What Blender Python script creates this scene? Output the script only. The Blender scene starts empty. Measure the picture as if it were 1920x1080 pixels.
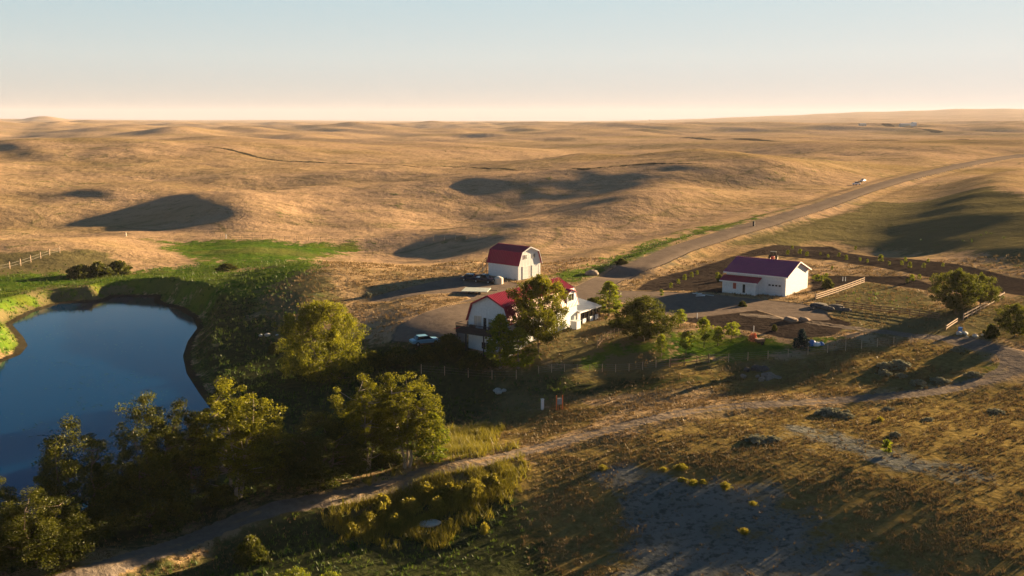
import bpy, math
import numpy as np
S = bpy.context.scene
COL = S.collection
R = math.radians
# ------------------------------------------------------------------ camera, sky, sun, exposure
FPX, YH, CH = 1850.0, 224.0, 34.0          # focal length in photo pixels, eye level row, height above the yard
PITCH = math.atan((540 - YH) / FPX)
cd = bpy.data.cameras.new('camera'); cam = bpy.data.objects.new('camera', cd); COL.objects.link(cam)
cd.sensor_width = 36; cd.lens = 36 * FPX / 1920; cd.clip_start = 1; cd.clip_end = 60000
cam.location = (0, 0, CH); cam.rotation_euler = (math.pi / 2 - PITCH, 0, 0)
S.camera = cam
SUN_AZ, SUN_EL = 38.0, 10.5                 # azimuth counter-clockwise from +X
w = bpy.data.worlds.new('World'); S.world = w; w.use_nodes = True
nt = w.node_tree; bg = nt.nodes['Background']
sky = nt.nodes.new('ShaderNodeTexSky'); sky.sky_type = 'NISHITA'; sky.sun_disc = False
sky.sun_elevation = R(SUN_EL); sky.sun_rotation = R(90 - SUN_AZ); sky.altitude = 800
sky.air_density = 1.0; sky.dust_density = 0.6; sky.ozone_density = 2.5
# soft shoulder so the sky near the sun keeps its colour; bright pale band at the horizon, deep blue overhead
def vmath(op, a, b_):
    v = nt.nodes.new('ShaderNodeVectorMath'); v.operation = op
    for q, i in ((a, 0), (b_, 1)):
        if isinstance(q, tuple): v.inputs[i].default_value = q
        else: nt.links.new(q, v.inputs[i])
    return v.outputs[0]
k0 = vmath('MULTIPLY', sky.outputs[0], (3.0, 3.0, 3.0)); k1 = vmath('ADD', vmath('MULTIPLY', k0, (.285, .300, .322)), (1., 1., 1.)); k2 = vmath('DIVIDE', k0, k1)
tcw = nt.nodes.new('ShaderNodeTexCoord'); spw = nt.nodes.new('ShaderNodeSeparateXYZ'); nt.links.new(tcw.outputs['Generated'], spw.inputs[0])
crw = nt.nodes.new('ShaderNodeValToRGB'); e = crw.color_ramp.elements; e[0].position = 0.; e[0].color = (.64, .62, .72, 1); e[1].position = 1.; e[1].color = (.08, .20, .34, 1)
for ps, cc in ((.022, (.78, .80, .86)), (.06, (.88, .94, .98)), (.125, (.80, .95, 1.03)), (.20, (.11, .42, .70)), (.34, (.03, .20, .44)), (.55, (.08, .21, .34))): q = e.new(ps); q.color = (*cc, 1)
nt.links.new(spw.outputs[2], crw.inputs[0])
nt.links.new(vmath('MULTIPLY', k2, crw.outputs[0]), bg.inputs[0]); bg.inputs[1].default_value = 0.055
sl = bpy.data.lights.new('sun', 'SUN'); so = bpy.data.objects.new('sun', sl); COL.objects.link(so)
sl.energy = 5.0; sl.angle = R(0.6); sl.color = (1.0, 0.72, 0.40)
sd = np.array([math.cos(R(SUN_AZ)) * math.cos(R(SUN_EL)), math.sin(R(SUN_AZ)) * math.cos(R(SUN_EL)), math.sin(R(SUN_EL))])
import mathutils
so.rotation_euler = mathutils.Vector(sd).to_track_quat('Z', 'Y').to_euler()
so.location = (60, 60, 60)
S.view_settings.view_transform = 'Standard'; S.view_settings.look = 'None'
S.view_settings.gamma = 1; S.view_settings.exposure = 2.32
S.cycles.max_bounces = 6; S.cycles.transparent_max_bounces = 4; S.cycles.volume_bounces = 0
S.cycles.use_denoising = True
rng = np.random.default_rng(7)

# ------------------------------------------------------------------ view geometry used to survey the site
CF = np.array([0, math.cos(PITCH), -math.sin(PITCH)]); CU = np.array([0, math.sin(PITCH), math.cos(PITCH)])
def ray(px, py):
    return CF + np.array([1., 0, 0]) * (px - 960) / FPX - CU * (py - 540) / FPX
def plane_pt(px, py, z=0.):
    d = ray(px, py); t = (z - CH) / d[2]; return np.array([d[0] * t, d[1] * t, z])
def proj(x, y, z):
    vz = z - CH; dep = y * CF[1] + vz * CF[2]; dep = np.maximum(dep, 1e-3)
    return 960 + FPX * x / dep, 540 - FPX * (y * CU[1] + vz * CU[2]) / dep

def sdist(x, y, poly, reach):
    """signed distance to a polygon (negative inside); far points get `reach`"""
    P = np.asarray(poly, float)[:, :2]; out = np.full(x.shape, float(reach))
    m = (x > P[:, 0].min() - reach) & (x < P[:, 0].max() + reach) & (y > P[:, 1].min() - reach) & (y < P[:, 1].max() + reach)
    if not m.any(): return out
    X, Y = x[m], y[m]; d = np.full(X.shape, 1e18); ins = np.zeros(X.shape, bool)
    for i in range(len(P)):
        ax, ay = P[i - 1]; bx, by = P[i]; ex, ey = bx - ax, by - ay
        t = np.clip(((X - ax) * ex + (Y - ay) * ey) / (ex * ex + ey * ey + 1e-9), 0, 1)
        d = np.minimum(d, (X - ax - t * ex) ** 2 + (Y - ay - t * ey) ** 2)
        c = ((ay > Y) != (by > Y)) & (X < (bx - ax) * (Y - ay) / (by - ay + 1e-12) + ax); ins ^= c
    d = np.sqrt(d); d[ins] *= -1; out[m] = np.minimum(d, reach); return out
def ldist(x, y, line, reach):
    P = np.asarray(line, float)[:, :2]; out = np.full(x.shape, float(reach))
    m = (x > P[:, 0].min() - reach) & (x < P[:, 0].max() + reach) & (y > P[:, 1].min() - reach) & (y < P[:, 1].max() + reach)
    if not m.any(): return out
    X, Y = x[m], y[m]; d = np.full(X.shape, 1e18)
    for i in range(1, len(P)):
        ax, ay = P[i - 1]; bx, by = P[i]; ex, ey = bx - ax, by - ay
        t = np.clip(((X - ax) * ex + (Y - ay) * ey) / (ex * ex + ey * ey + 1e-9), 0, 1)
        d = np.minimum(d, (X - ax - t * ex) ** 2 + (Y - ay - t * ey) ** 2)
    out[m] = np.minimum(np.sqrt(d), reach); return out
def sstep(a, b, v):
    t = np.clip((v - a) / (b - a), 0, 1); return t * t * (3 - 2 * t)
def smooth_line(pts, n=6):
    P = np.asarray(pts, float); P = np.vstack([2 * P[0] - P[1], P, 2 * P[-1] - P[-2]]); o = []
    for i in range(1, len(P) - 2):
        for k in range(n):
            t = k / n; a, b, c, d = P[i - 1:i + 3]
            o.append(.5 * (2 * b + (c - a) * t + (2 * a - 5 * b + 4 * c - d) * t * t + (3 * b - a - 3 * c + d) * t ** 3))
    o.append(P[-2]); return np.array(o)

# ------------------------------------------------------------------ terrain height
WATER = -6.6
CTRL = [ # photo column, row, height above the yard
 (920,548,0),(972,530,0),(1100,556,0),(1420,562,.1),(1517,545,.2),(1300,600,0),(1200,630,-.1),(1082,606,.2),(960,650,-.5),(876,648,-.8),
 (1365,546,.1),(1400,640,-.5),(1500,645,-.2),(1700,620,.4),(1850,625,.8),(1000,697,-2.2),(1250,688,-1.6),(1500,662,-.8),(760,620,-.9),(800,570,0),
 (1150,716,-4.6),(1350,700,-3.4),(950,745,-5.6),(1050,775,-4.6),(880,760,-6.2),(1100,800,-4.4),(850,880,-4.4),(650,930,-4.8),(500,960,-5.2),(200,1065,-5.7),(1300,765,-3.6),(1600,748,-2.6),
 (1800,722,-1.6),(1900,690,-.8),(1900,640,.4),(1650,690,-1.2),(1500,710,-2.4),
 (370,600,-6.2),(150,545,-6.1),(300,540,-6.0),(430,545,-5.7),(60,562,-6.1),(380,520,-5.2),(250,520,-5.4),(440,700,-6),(30,600,-6.2),(270,556,-6.3),(-100,640,-5.8),(500,700,-6),(600,750,-6),(700,800,-6.2),(640,660,-4.5),(450,560,-4.6),(560,600,-3.4),(520,860,-6.5),(360,920,-6.5),(150,980,-6.6),(0,1020,-6.8),(-200,900,-7),
 (700,520,1.2),(650,490,2.2),(780,470,2.2),(880,458,1.4),(560,510,-.5),(500,470,-3.6),(350,480,-4.4),(600,455,-3),(180,520,-5),
 (120,480,-1.5),(60,460,1),(0,520,-3),(200,450,0),(0,430,3),(300,455,-3),
 (700,1000,-7.2),(400,1050,-7.4),(1000,950,-6.6),(1300,950,-5.8),(1000,1070,-8.2),(1200,1000,-7),(1400,1060,-6.2),(1700,900,-2.6),(1900,1000,-1.2),(1500,850,-3.8),(1900,820,-1.0),(1650,1060,-4),(1950,1080,-1.4),(900,880,-5.4),(700,960,-6.6),
 (300,400,-1),(100,350,2),(800,420,.5),(1200,400,2.5),(1600,420,5),(1900,420,7),(1850,500,3.5),(1650,480,1.5),(1250,330,8),(700,320,5),(200,300,6),(1850,297,10),(1080,470,1.5),(1300,470,1),(1620,352,7),
 (0,250,12),(960,240,12),(1900,245,14),(500,235,14),(1400,235,14)]
CT = np.array([np.append(plane_pt(a, b, z)[:2], z) for a, b, z in CTRL])
ring = []
for k in range(0, 360, 30):
    t = R(k)
    for rr, zz in ((14000, 14), (40000, 14)): ring.append((rr * math.sin(t), rr * math.cos(t), zz))
    if 60 < k < 300:
        for rr, zz in ((60, -3), (200, 0), (1000, 8)): ring.append((rr * math.sin(t), rr * math.cos(t), zz))
for x_, y_, z_ in ((70, 70, 0), (110, 90, 2), (150, 180, 5), (90, 30, 0), (-90, 60, -5), (-130, 150, -2)): ring.append((x_, y_, z_))
CT = np.vstack([CT, ring])
def qmap(x, y):
    r = np.sqrt(x * x + y * y) + 8.; return np.arctan2(x, y) * 1.0, np.log(r)
qx, qy = qmap(CT[:, 0], CT[:, 1])
def kern(d2): return -np.sqrt(d2 + .06 ** 2)
Kd = (qx[:, None] - qx) ** 2 + (qy[:, None] - qy) ** 2
Kw = np.linalg.solve(np.block([[kern(Kd) + np.eye(len(qx)) * .006, np.ones((len(qx), 1))], [np.ones((1, len(qx))), np.zeros((1, 1))]]), np.append(CT[:, 2], 0))
def base_h(x, y):
    sh = x.shape; a, b = qmap(x.ravel(), y.ravel()); o = np.full(a.shape, Kw[-1])
    for i in range(len(qx)): o += Kw[i] * kern((a - qx[i]) ** 2 + (b - qy[i]) ** 2)
    return o.reshape(sh)

# slopes that fall away from the low sun (photo outlines of the shaded hollows, strength of the fall)
SLOPES = [
 ([(815,338),(900,331),(1060,333),(1170,318),(1250,307),(1330,317),(1450,330),(1600,325),(1622,332),(1560,354),(1440,363),(1280,369),(1180,363),(1110,373),(1000,384),(900,377),(860,355)], .19),
 ([(690,452),(760,430),(850,408),(930,397),(985,402),(965,425),(890,446),(780,456)], .30),
 ([(85,408),(200,396),(300,364),(400,350),(380,372),(460,378),(462,395),(440,425),(400,432),(260,427),(160,419)], .28),
 ([(75,356),(140,348),(210,342),(228,348),(180,366),(130,373)], .26),
 ([(-60,283),(40,283),(88,290),(80,304),(-60,303)], .30),
 ([(-60,540),(0,490),(90,462),(145,443),(100,500),(0,545)], .22),
 ([(545,322),(610,316),(645,320),(600,329)], .22),
 ([(590,425),(640,402),(690,410),(660,432)], .16),
 ([(1440,425),(1560,398),(1640,372),(1700,352),(1800,338),(1850,346),(1842,376),(1980,376),(1980,440),(1880,440),(1780,456),(1700,466),(1600,462),(1500,458)], .17),
 ([(1780,385),(1980,372),(1980,412),(1850,420)], .10),
 ([(1740,478),(1980,462),(1980,545),(1850,535)], .15),
 ([(1000,862),(1300,888),(1500,930),(1700,1010),(1800,1110),(1000,1120),(900,1000),(920,900)], .17),
 ([(60,1130),(300,1078),(620,968),(780,918),(830,950),(660,1050),(560,1130)], .20),
 ([(820,702),(1000,706),(1200,693),(1420,668),(1500,672),(1440,690),(1440,706),(1330,726),(1150,742),(950,748),(880,770),(800,745)], .30),
 ([(400,560),(520,545),(560,600),(700,655),(800,692),(800,750),(600,740),(480,700),(410,640)], .32),
 ([(860,240),(1000,246),(1240,263),(1100,258),(900,246)], .20),
 ([(330,241),(420,246),(420,250),(340,247)], .22), ([(440,246),(540,250),(540,254),(460,252)], .2),
 ([(1250,262),(1340,272),(1330,280),(1260,275)], .16), ([(1700,285),(1800,292),(1760,300),(1690,297)], .15),
 ([(1180,362),(1300,378),(1260,384),(1160,374)], .10), ([(1840,326),(1880,332),(1870,338),(1830,333)], .2),
 ([(1180,296),(1370,300),(1360,306),(1200,302)], .18), ([(150,272),(330,284),(300,290),(160,280)], .14),
 ([(1350,868),(1600,880),(1920,905),(1920,925),(1550,905),(1350,892)], .13), ([(1500,930),(1700,940),(1960,975),(1960,1000),(1650,965)], .12),
 ([(1090,760),(1250,745),(1330,748),(1150,778)], .08),
]
RISES = [ # sun-facing slopes
 ([(470,520),(650,468),(900,446),(905,470),(900,520),(700,540)], .10),
 ([(1250,355),(1600,355),(1560,400),(1300,420),(1000,400)], .07),
 ([(280,250),(1000,262),(1200,300),(800,320),(400,300)], .05),
 ([(860,850),(1300,775),(1900,730),(1960,860),(1500,870),(1100,850)], .05),
]
tx, ty = -math.cos(R(SUN_AZ)), -math.sin(R(SUN_AZ))
def grid_field(x0, y0, n, cell, seed, bands, mu, shapes, iters, nscale, floor_):
    ax = x0 + np.arange(n) * cell; ay = y0 + np.arange(n) * cell
    X, Y = np.meshgrid(ax, ay, indexing='ij')
    kx = 2 * np.pi * np.fft.fftfreq(n, cell); KX, KY = np.meshgrid(kx, kx, indexing='ij'); K2 = KX ** 2 + KY ** 2
    g = np.random.default_rng(seed)
    N = np.zeros((n, n))
    for wl, amp, asp in bands:
        F = np.fft.fft2(g.standard_normal((n, n))); ca, sa = math.cos(R(112)), math.sin(R(112))
        ku = KX * ca + KY * sa; kv = -KX * sa + KY * ca
        k = np.sqrt((ku * asp) ** 2 + kv ** 2); k0 = 2 * np.pi / wl
        f = np.real(np.fft.ifft2(F * np.exp(-((k - k0) / (.45 * k0)) ** 2))); N += f / f.std() * amp
    base = base_h(X, Y)
    Hs = np.zeros((n, n)); kt = KX * tx + KY * ty
    for it in range(iters):
        px, py = proj(X, Y, base + Hs)
        W = np.zeros((n, n)); T_ = np.zeros((n, n)); vis = (Y > 30)
        for sh, s in shapes:
            d = sdist(px, py, sh, 4); W = np.where(vis & (d < 0), 1., W); T_ = np.where(vis & (d < 0), -s * 1.15, T_)
        cur = base + N * nscale(X, Y); gx, gy = np.gradient(cur, cell); cs = gx * tx + gy * ty
        D = np.where(W > 0, T_ - cs, np.maximum(0, floor_ - cs) * (Y > 30) * (Y < 6000))
        G_ = np.fft.fft2(D) * np.exp(-K2 * (cell * 3.4) ** 2)
        Hn = np.real(np.fft.ifft2(np.conj(1j * kt) * G_ / (kt ** 2 + .012 * K2 + mu ** 2)))
        Hs = Hn if it == 0 else .5 * Hs + .5 * Hn
    return X, Y, N, Hs
def bil(F, x0, y0, cell, x, y):
    n = F.shape[0]; u = np.clip((x - x0) / cell, 0, n - 1.001); v = np.clip((y - y0) / cell, 0, n - 1.001)
    i = u.astype(int); j = v.astype(int); a = u - i; b = v - j
    return F[i, j] * (1 - a) * (1 - b) + F[i + 1, j] * a * (1 - b) + F[i, j + 1] * (1 - a) * b + F[i + 1, j + 1] * a * b
ALLS = [(p, s) for p, s in SLOPES] + [(p, -s) for p, s in RISES]
nearS = [(p, s) for p, s in ALLS if np.mean([q[1] for q in p]) > 284]
farS = [(p, s) for p, s in ALLS if np.mean([q[1] for q in p]) <= 330]
AX, AY, AN, AC = -600., -60., 768, 2.
BX, BY, BN, BC = -8000., -2000., 1024, 16.
def pxl(pts, z=0.): return np.array([plane_pt(a, b, z)[:2] for a, b in pts])
POND = pxl([(22,608),(60,586),(110,570),(200,565),(215,556),(290,557),(288,568),(330,578),(362,596),(370,615),(352,640),(343,668),(350,700),(372,735),(420,800),(430,860),(400,905),(330,940),(220,965),(120,985),(20,1010),(-160,1060),(-400,900),(-300,760),(-60,694),(0,680),(38,665),(52,648),(44,632)], WATER)
YARD = pxl([(700,560),(880,500),(1100,505),(1180,470),(1560,480),(1880,530),(1960,600),(1900,650),(1560,650),(1250,680),(980,690),(860,680),(720,640)], 0)
def near_w(x, y):
    r = np.sqrt(x * x + y * y); return (.06 + .94 * sstep(-2, 15, sdist(x, y, YARD, 30.))) * (.3 + .7 * sstep(110, 200, r))
_, _, NA, SA = grid_field(AX, AY, AN, AC, 11, [(26, .12, 1), (60, .42, 1.3), (140, 1.15, 1.6), (330, 3.0, 1.8)], 2 * np.pi / 1400, nearS, 4, near_w, -.10)
_, _, NB, SB = grid_field(BX, BY, BN, BC, 5, [(110, 1.2, 2.2), (230, 2.9, 2.8), (520, 4.2, 3.2), (1300, 4.0, 2.6)], 2 * np.pi / 2600, farS, 3, lambda x, y: 1., -.13)
def far_extra(x, y):
    r = np.sqrt(x * x + y * y); az = np.degrees(np.arctan2(x, y))
    h = 118 * sstep(3, 27, az) * sstep(4200, 10500, r) * (1 + .03 * np.sin(az * 1.1) + .02 * np.sin(az * 2.7)) * (1 - sstep(60, 90, az))
    h += 24 * np.exp(-((az + 25.0) / 1.0) ** 2 - ((r - 6500) / 500.) ** 2) + 26 * sstep(-10, -30, az) * sstep(4500, 8000, r)
    h += 12 * np.exp(-((az + 13) / 4.5) ** 2) * sstep(7000, 12000, r)
    return h
FLAT = []; DAM = []
RIDGES = []    # (centre line, height, half width) raised roadbeds, added below
def height(x, y):
    x = np.asarray(x, float); y = np.asarray(y, float); r = np.sqrt(x * x + y * y)
    h = base_h(x, y)
    edgeA = sstep(0, 120, np.minimum(np.minimum(x - AX, AX + AN * AC - x), np.minimum(y - AY, AY + AN * AC - y)))
    dy = sdist(x, y, YARD, 30.); wy = .06 + .94 * sstep(-2, 15, dy)
    near = .3 + .7 * sstep(110, 200, r)
    wA = edgeA * (1 - sstep(650, 1000, r))
    h += wA * (bil(NA, AX, AY, AC, x, y) * wy * near + bil(SA, AX, AY, AC, x, y) * wy)
    wB = sstep(600, 950, r) * (1 - sstep(3600, 7200, np.maximum(np.abs(x), y)))
    h += wB * (bil(NB, BX, BY, BC, x, y) * (.5 + .5 * sstep(900, 2500, r)) + bil(SB, BX, BY, BC, x, y))
    h += far_extra(x, y)
    if FLAT:
        d = ldist(x, y, FLAT[0], 60.); k = 1 - sstep(7, 55, d); tgt = np.interp(r, FLAT[1], FLAT[2]); h = h * (1 - k) + tgt * k
    for L, hh, ww, dd in RIDGES:
        d = ldist(x, y, L, ww * 4); h += hh * (1 - sstep(ww * .6, ww * 1.5, d)) - dd * np.exp(-((d - ww * 1.9) / (ww * .5)) ** 2)
    if DAM: h += 1.1 * (1 - sstep(2.4, 6., ldist(x, y, DAM[0], 8.))) * (1 - sstep(84, 100, r))
    d = sdist(x, y, POND, 40.)
    h = np.where(d < 14, np.maximum(h, WATER + .12 + .06 * np.maximum(d, 0)), h)
    prof = np.where(d > 0, WATER + .22 * d, WATER + .18 * d)
    k = 1 - sstep(1.5, 6, d); h = np.where(d < 6, h * (1 - k) + np.maximum(prof, WATER - 3) * k, h)
    return h
def ground(px, py, z0=0.):
    """ray march from the camera to the terrain through a photo position"""
    d = ray(px, py); t0 = 55.; t1 = None
    ts = 55 * 1.0035 ** np.arange(1500)
    P = d[None, :] * ts[:, None]; z = P[:, 2] + CH; hh = height(P[:, 0], P[:, 1]); i = int(np.argmax(z < hh))
    if i == 0: i = len(ts) - 1
    a = z[i - 1] - hh[i - 1]; b = hh[i] - z[i]; t = ts[i - 1] + (ts[i] - ts[i - 1]) * a / (a + b + 1e-9)
    return np.array([d[0] * t, d[1] * t, CH + d[2] * t])
def gl(pts): return np.array([ground(a, b)[:2] for a, b in pts])
def H1(x, y): return float(height(np.array([x]), np.array([y]))[0])
ROAD_PX = [(1075,560),(1150,522),(1210,494),(1280,464),(1340,445),(1400,427),(1470,406),(1540,385),(1620,357),(1700,333),(1780,314),(1860,298),(1920,290)]
TRACK_PX = [(60,1105),(200,1062),(400,995),(600,938),(780,893),(900,865),(1000,842),(1150,803),(1300,770),(1450,757),(1600,748),(1750,734),(1845,712),(1892,688),(1880,662),(1830,643),(1750,632),(1650,622),(1560,610),(1480,598),(1400,590)]
# the road climbs evenly: surveyed heights along it, found so that the whole line stays in sight
RZ = [0, 0, .6, 1.2, 1.8, 2.3, 3.2, 4.2, 5.6, 7, 8.5, 10, 11]
RP = np.array([plane_pt(a, b, z) for (a, b), z in zip(ROAD_PX, RZ)])
FLAT += [smooth_line(RP)[:, :2], np.hypot(RP[:, 0], RP[:, 1]), RP[:, 2]]
ROADL = smooth_line(gl(ROAD_PX)); TRACKL = smooth_line(gl(TRACK_PX))
RIDGES.append((ROADL[10:], .9, 5.5, .5)); RIDGES.append((TRACKL[:84], .35, 3.0, .0)); DAM = [TRACKL[:50]]
ROADL = smooth_line(gl(ROAD_PX)); TRACKL = smooth_line(gl(TRACK_PX))

# ------------------------------------------------------------------ materials
def mat(name, rgb, rough=.8, metal=0., noise=None, spec=.3, bump=None):
    m = bpy.data.materials.new(name); m.use_nodes = True; n = m.node_tree; p = n.nodes['Principled BSDF']
    p.inputs['Base Color'].default_value = (*rgb, 1); p.inputs['Roughness'].default_value = rough
    p.inputs['Metallic'].default_value = metal; p.inputs['Specular IOR Level'].default_value = spec
    if noise:
        sc, amt = noise; tc = n.nodes.new('ShaderNodeTexCoord'); t = n.nodes.new('ShaderNodeTexNoise'); t.inputs['Scale'].default_value = sc; t.inputs['Detail'].default_value = 5
        n.links.new(tc.outputs['Object'], t.inputs[0]); r = n.nodes.new('ShaderNodeMapRange'); r.inputs[1].default_value = .3; r.inputs[2].default_value = .7
        r.inputs[3].default_value = 1 - amt; r.inputs[4].default_value = 1 + amt * .6; n.links.new(t.outputs[0], r.inputs[0])
        mx = n.nodes.new('ShaderNodeMix'); mx.data_type = 'RGBA'; mx.blend_type = 'MULTIPLY'; mx.inputs[0].default_value = 1
        mx.inputs[6].default_value = (*rgb, 1); n.links.new(r.outputs[0], mx.inputs[7]); n.links.new(mx.outputs[2], p.inputs['Base Color'])
        if bump:
            b = n.nodes.new('ShaderNodeBump'); b.inputs['Strength'].default_value = bump; b.inputs['Distance'].default_value = .1
            n.links.new(t.outputs[0], b.inputs['Height']); n.links.new(b.outputs[0], p.inputs['Normal'])
    return m
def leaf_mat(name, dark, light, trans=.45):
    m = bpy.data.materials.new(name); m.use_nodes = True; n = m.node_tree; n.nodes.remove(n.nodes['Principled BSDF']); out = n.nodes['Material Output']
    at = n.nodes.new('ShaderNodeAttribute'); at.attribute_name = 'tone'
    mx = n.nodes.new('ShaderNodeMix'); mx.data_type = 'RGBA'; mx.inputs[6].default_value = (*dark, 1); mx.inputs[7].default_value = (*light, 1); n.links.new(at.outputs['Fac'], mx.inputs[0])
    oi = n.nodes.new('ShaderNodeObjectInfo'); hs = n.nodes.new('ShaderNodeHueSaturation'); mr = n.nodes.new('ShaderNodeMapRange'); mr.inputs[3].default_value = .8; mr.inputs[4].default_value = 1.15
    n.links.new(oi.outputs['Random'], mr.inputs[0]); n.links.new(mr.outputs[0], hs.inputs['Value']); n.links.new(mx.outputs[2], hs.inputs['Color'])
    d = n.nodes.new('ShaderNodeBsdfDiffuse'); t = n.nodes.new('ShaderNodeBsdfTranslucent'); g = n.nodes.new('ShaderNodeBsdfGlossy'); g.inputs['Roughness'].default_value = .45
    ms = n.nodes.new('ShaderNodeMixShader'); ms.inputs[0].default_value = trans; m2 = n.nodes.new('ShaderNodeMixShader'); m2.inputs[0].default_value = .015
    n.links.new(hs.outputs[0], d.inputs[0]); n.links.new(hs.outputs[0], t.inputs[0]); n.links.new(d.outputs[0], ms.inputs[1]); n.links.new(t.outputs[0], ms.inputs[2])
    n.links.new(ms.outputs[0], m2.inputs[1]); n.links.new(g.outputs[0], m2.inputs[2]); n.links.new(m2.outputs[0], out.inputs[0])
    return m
def ground_mat():
    m = bpy.data.materials.new('prairie ground'); m.use_nodes = True; n = m.node_tree; N = n.nodes; L = n.links; p = N['Principled BSDF']
    p.inputs['Roughness'].default_value = 1.; p.inputs['Specular IOR Level'].default_value = 0.
    ge = N.new('ShaderNodeNewGeometry')
    def noise(scale, det=4, rough=.55, sy=1., rot=0):
        mp = N.new('ShaderNodeMapping'); mp.inputs['Scale'].default_value = (scale, scale * sy, scale); mp.inputs['Rotation'].default_value = (0, 0, rot)
        L.new(ge.outputs['Position'], mp.inputs[0]); t = N.new('ShaderNodeTexNoise'); t.inputs['Scale'].default_value = 1; t.inputs['Detail'].default_value = det; t.inputs['Roughness'].default_value = rough
        L.new(mp.outputs[0], t.inputs[0]); return t.outputs[0]
    def rng_(s, a, b, c=0., d=1.):
        r = N.new('ShaderNodeMapRange'); r.inputs[1].default_value = a; r.inputs[2].default_value = b; r.inputs[3].default_value = c; r.inputs[4].default_value = d; L.new(s, r.inputs[0]); return r.outputs[0]
    def mix(fac, a, b, mode='MIX'):
        x = N.new('ShaderNodeMix'); x.data_type = 'RGBA'; x.blend_type = mode
        (L.new(fac, x.inputs[0]) if not isinstance(fac, float) else setattr(x.inputs[0], 'default_value', fac))
        for v, i in ((a, 6), (b, 7)):
            if isinstance(v, tuple): x.inputs[i].default_value = (*v, 1)
            else: L.new(v, x.inputs[i])
        return x.outputs[2]
    def math_(op, a, b=None):
        x = N.new('ShaderNodeMath'); x.operation = op; x.use_clamp = False
        for v, i in ((a, 0), (b, 1)):
            if v is None: continue
            if isinstance(v, float): x.inputs[i].default_value = v
            else: L.new(v, x.inputs[i])
        return x.outputs[0]
    def attr(nm):
        a = N.new('ShaderNodeAttribute'); a.attribute_name = nm; return a.outputs['Fac']
    n_fine = noise(1.3, 6, .65); n_med = noise(.22, 5, .6); n_big = noise(.03, 5, .55); n_huge = noise(.004, 5, .55, 2.2, .4); n_grit = noise(5., 3, .6)
    tan = mix(rng_(n_big, .35, .65), (.25, .170, .072), (.36, .250, .118))
    tan = mix(rng_(n_huge, .34, .56, 0, .85), tan, (.46, .30, .185))
    tan = mix(rng_(n_med, .52, .68, 0, .5), tan, (.17, .12, .055))
    tan = mix(rng_(n_fine, .56, .68, 0, .6), tan, (.13, .095, .05))
    tan = mix(rng_(n_fine, .30, .42, .5, 0), tan, (.44, .31, .16))
    n_p = noise(.075, 6, .72, 1.6, .5); tan = mix(rng_(n_p, .50, .66, 0, .6), tan, (.15, .125, .055)); tan = mix(rng_(n_p, .30, .42, .5, 0), tan, (.38, .27, .14))
    n_l = noise(.0065, 3, .5, 1., 1.); ln_ = math_('ABSOLUTE', math_('SUBTRACT', n_l, .5)); tan = mix(rng_(ln_, 0., .0045, .6, 0), tan, (.12, .11, .045))
    n_l2 = noise(.014, 4, .6, 1., 2.); ln2 = math_('ABSOLUTE', math_('SUBTRACT', n_l2, .47)); tan = mix(rng_(ln2, 0., .004, .35, 0), tan, (.40, .29, .16))
    green = mix(rng_(n_med, .35, .65), (.040, .105, .010), (.11, .16, .018)); green = mix(rng_(n_fine, .5, .7, 0, .6), green, (.02, .05, .01)); green = mix(rng_(n_p, .50, .64, 0, .85), green, (.12, .135, .02)); green = mix(rng_(n_p, .30, .43, .8, 0), green, (.022, .055, .010)); green = mix(rng_(n_big, .52, .62, 0, .5), green, (.16, .14, .045))
    soil = mix(rng_(n_fine, .35, .65), (.030, .023, .019), (.052, .040, .033))
    gravel = mix(rng_(n_fine, .3, .7), (.165, .125, .095), (.225, .175, .135)); gravel = mix(rng_(n_med, .5, .68, 0, .5), gravel, (.115, .092, .075))
    bare = mix(rng_(n_med, .3, .7), (.16, .155, .125), (.20, .195, .165)); bare = mix(rng_(n_fine, .5, .62, 0, .75), bare, (.06, .06, .04))
    def m_at(nm, w_=.9):
        # ragged edge: attribute plus noise
        a = math_('ADD', attr(nm), math_('MULTIPLY', math_('SUBTRACT', n_med, .5), w_)); a = math_('ADD', a, math_('MULTIPLY', math_('SUBTRACT', n_fine, .5), w_ * .6)); a = math_('ADD', a, math_('MULTIPLY', math_('SUBTRACT', n_big, .5), w_ * .9)); return rng_(a, .38, .62)
    c = mix(m_at('olive', 1.2), tan, (.15, .125, .055))
    c = mix(m_at('green', 1.9), c, green)
    c = mix(m_at('soil', .5), c, soil)
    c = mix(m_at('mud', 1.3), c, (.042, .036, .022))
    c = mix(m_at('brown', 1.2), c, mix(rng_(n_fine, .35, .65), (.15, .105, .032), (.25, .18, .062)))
    c = mix(m_at('shade_tint', 1.0), c, mix(rng_(n_fine, .35, .65), (.028, .036, .014), (.062, .066, .024)))  # dark green tint: shade of the low ground put into its colour
    c = mix(m_at('bare', 1.4), c, bare)
    c = mix(m_at('dirt', .8), c, mix(rng_(n_fine, .3, .7), (.15, .120, .092), (.225, .18, .14)))
    grv = m_at('gravel', .35); c = mix(grv, c, gravel)
    L.new(c, p.inputs['Base Color'])
    # grass relief; gravel smoother
    hgt = math_('ADD', math_('MULTIPLY', n_fine, .35), math_('ADD', math_('MULTIPLY', n_med, 1.3), math_('MULTIPLY', n_grit, .06)))
    hgt = math_('ADD', hgt, math_('MULTIPLY', n_big, 3.))
    hgt = math_('MULTIPLY', hgt, rng_(grv, 0, 1, 1, .25))
    b = N.new('ShaderNodeBump'); b.inputs['Distance'].default_value = 1.; b.inputs['Strength'].default_value = .55; L.new(hgt, b.inputs['Height']); L.new(b.outputs[0], p.inputs['Normal'])
    return m
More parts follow.
